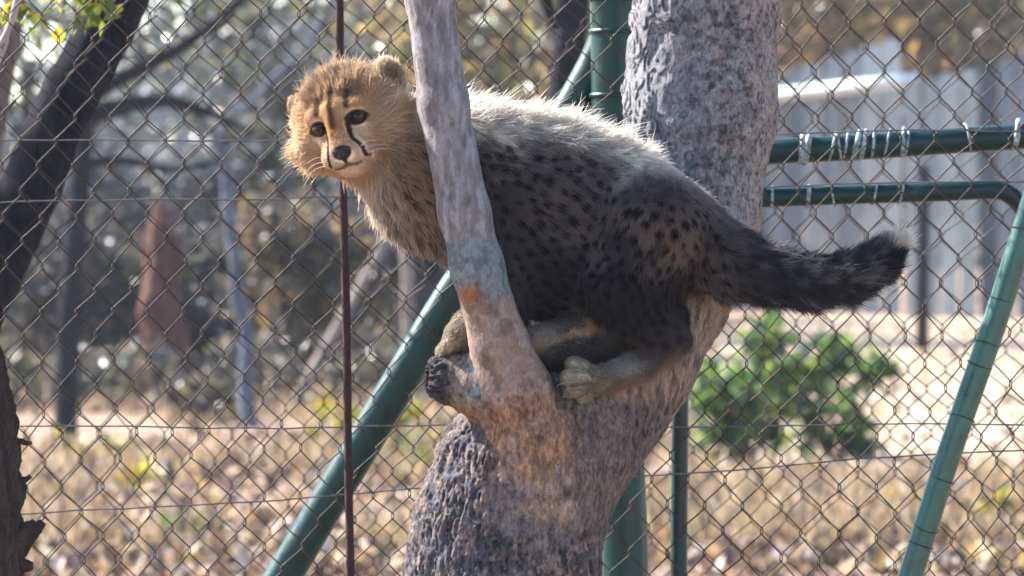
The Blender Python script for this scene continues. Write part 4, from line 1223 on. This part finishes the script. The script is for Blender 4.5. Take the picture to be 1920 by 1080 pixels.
d2 = norm(nn * lift * .9 + fl + clump + wild + np.array([0, .12, 0]))
d2 = d2 - nn * np.minimum((d2 * nn).sum(1, keepdims=True) - .03, 0)
NP = 5
tt = np.linspace(0, 1, NP)
pts_ = p0[:, None] - nn[:, None] * .8 + Lh[:, None, None] * (d1[:, None] * (tt - tt ** 2 * .5)[None, :, None] + d2[:, None] * (tt ** 2 * .55)[None, :, None])
hw_ = np.where(Lh < 6, .42, np.where(Lh < 14, .55, .62)) * g.uniform(.75, 1.2, NH)
rad_ = hw_[:, None] * np.array([1, .95, .8, .55, .12])[None] * S
ch = ch * g.uniform(.78, 1.22, (NH, 1))
hc = bpy.data.hair_curves.new('fur')
hc.add_curves([NP] * NH)
hc.attributes['position'].data.foreach_set('vector', W(pts_.reshape(-1, 3)).astype(np.float32).ravel())
ra = hc.attributes.get('radius') or hc.attributes.new('radius', 'FLOAT', 'POINT')
ra.data.foreach_set('value', rad_.astype(np.float32).ravel())
ca = hc.attributes.new('coat', 'FLOAT_COLOR', 'POINT')
dark_ = sstep(.03, .09, ch.max(1))                # black markings keep black tips
ktip = dark_ * (hh * .42 * sstep(10, 24, Lh) + tp * .45 + .14 * (1 - hh) * (1 - tp) * sstep(.08, .18, ch.max(1)))  # pale agouti tips, also painted for a backlit look
tipc = np.where(hh[:, None] > .4, [[.66, .49, .33]], [[.72, .67, .60]])
wt_ = (tt[None] ** 1.4 * ktip[:, None])[..., None]
cc = np.ones((NH * NP, 4), np.float32); cc[:, :3] = (ch[:, None] * (1 - wt_) + tipc[:, None] * wt_).reshape(-1, 3)
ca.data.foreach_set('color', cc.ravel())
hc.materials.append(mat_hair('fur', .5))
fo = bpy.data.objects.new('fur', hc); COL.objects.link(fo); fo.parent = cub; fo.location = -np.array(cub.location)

# eyes and nose
t = NT('cub_eye'); v = t.attr('tint'); M_EYE = t.done(v, 0.12, spec=.28)
for s in (-1, 1):
    ce = hd((s * 38, 6, 60))
    look = norm(np.array([0, 0, -1.0]) * 1.0 + HZ * .6)
    a1 = norm(np.cross(look, [0, 1.0, 0])); a2 = np.cross(look, a1)
    th_ = np.linspace(0, np.pi, 25); ph = np.linspace(0, 2 * np.pi, 32, endpoint=False)
    TT, PP = np.meshgrid(th_, ph, indexing='ij')
    dv = np.cos(TT)[..., None] * look + np.sin(TT)[..., None] * (np.cos(PP)[..., None] * a1 + np.sin(PP)[..., None] * a2)
    rr = 16.0 * (1 + .06 * np.exp(-(TT / .5) ** 2))
    VV = (ce + dv * rr[..., None]).reshape(-1, 3)
    i = (np.arange(24)[:, None] * 32); j = np.arange(32)[None]
    FF = np.stack([i + j, i + 32 + j, i + 32 + (j + 1) % 32, i + (j + 1) % 32], -1).reshape(-1, 4)
    tf = TT.ravel()[:, None]
    col = np.where(tf < .34, [[.004, .004, .005]], np.where(tf < .85, [[.030, .016, .009]], [[.012, .009, .008]]))
    link('eye', mesh_np('eye', W(VV), FF, True, col), M_EYE, cub)
NPm = [Ell(hd((0, 57, 103)), (19, 9, 10), HR, 6), Ell(hd((0, 66, 104)), (12, 9, 9), HR, 6), Ell(hd((0, 74, 100)), (4, 8, 6), HR, 5)]
nc = [Ell(hd((s * 11, 64, 113)), (4.5, 3.2, 6), HR, 3) for s in (-1, 1)]
VV, FF = implicit(NPm, nc, 1.2, 6)
t = NT('cub_nose'); n = t.noise(900, 3, .6, t.coord())
link('nose', mesh_np('nose', W(VV), FF), t.done((0.010, 0.009, 0.010), .5, t.bump(n.outputs[0], .4, .0006), spec=.3), cub)
t = NT('whisker'); M_WHISK = t.done((.7, .66, .6), .4)
for s in (-1, 1):
    for k in range(3):
        st_ = np.array([s * (24 + 3 * k), 66 + 5 * k, 92 - 3 * k])
        en = st_ + np.array([s * (50 + 8 * k), -6 + 9 * k, 6 - 8 * k]); mi = (st_ + en) / 2 + np.array([0, -7, 8])
        q = W(np.array([hd(a) for a in spline([st_, mi, en], 5)]))
        MB().tube(q, np.linspace(.4, .12, len(q)) * S, 4).build('whisker', M_WHISK, cub)
# claws of the near hind paw
M_CLAW = NT('claw').done((.16, .14, .12), .4)
for dx, dy, dz in ((-56, -16, -14), (-62, 8, -26), (-52, 30, -20)):
    q = W(spline([(1115 + dx + 6, 708 + dy, -112 + dz), (1115 + dx - 6, 708 + dy + 2, -114 + dz), (1115 + dx - 10, 708 + dy + 8, -114 + dz)], 4))
    MB().tube(q, np.linspace(2.2, .5, len(q)) * S, 6).build('claw', M_CLAW, cub)

# ------------------------------------------------------------------ thin haze, added partly as lens veil
hz_ = MB().box([0, 120, 8.0], [215, 0, 0], [0, 195, 0], [0, 0, 9.5]).build('haze', None, None, False)
t = NT('haze')
pv = t.n('ShaderNodeVolumePrincipled', Density=0.0005, Anisotropy=0.2)
pv.inputs['Color'].default_value = (0.82, 0.90, 1.0, 1)
t.t.links.new(pv.outputs[0], t.out.inputs['Volume'])
hz_.data.materials.append(t.m)
tag(hz_, 'thin pale haze over the ground, added partly as lens veil', None, None, 'stuff')
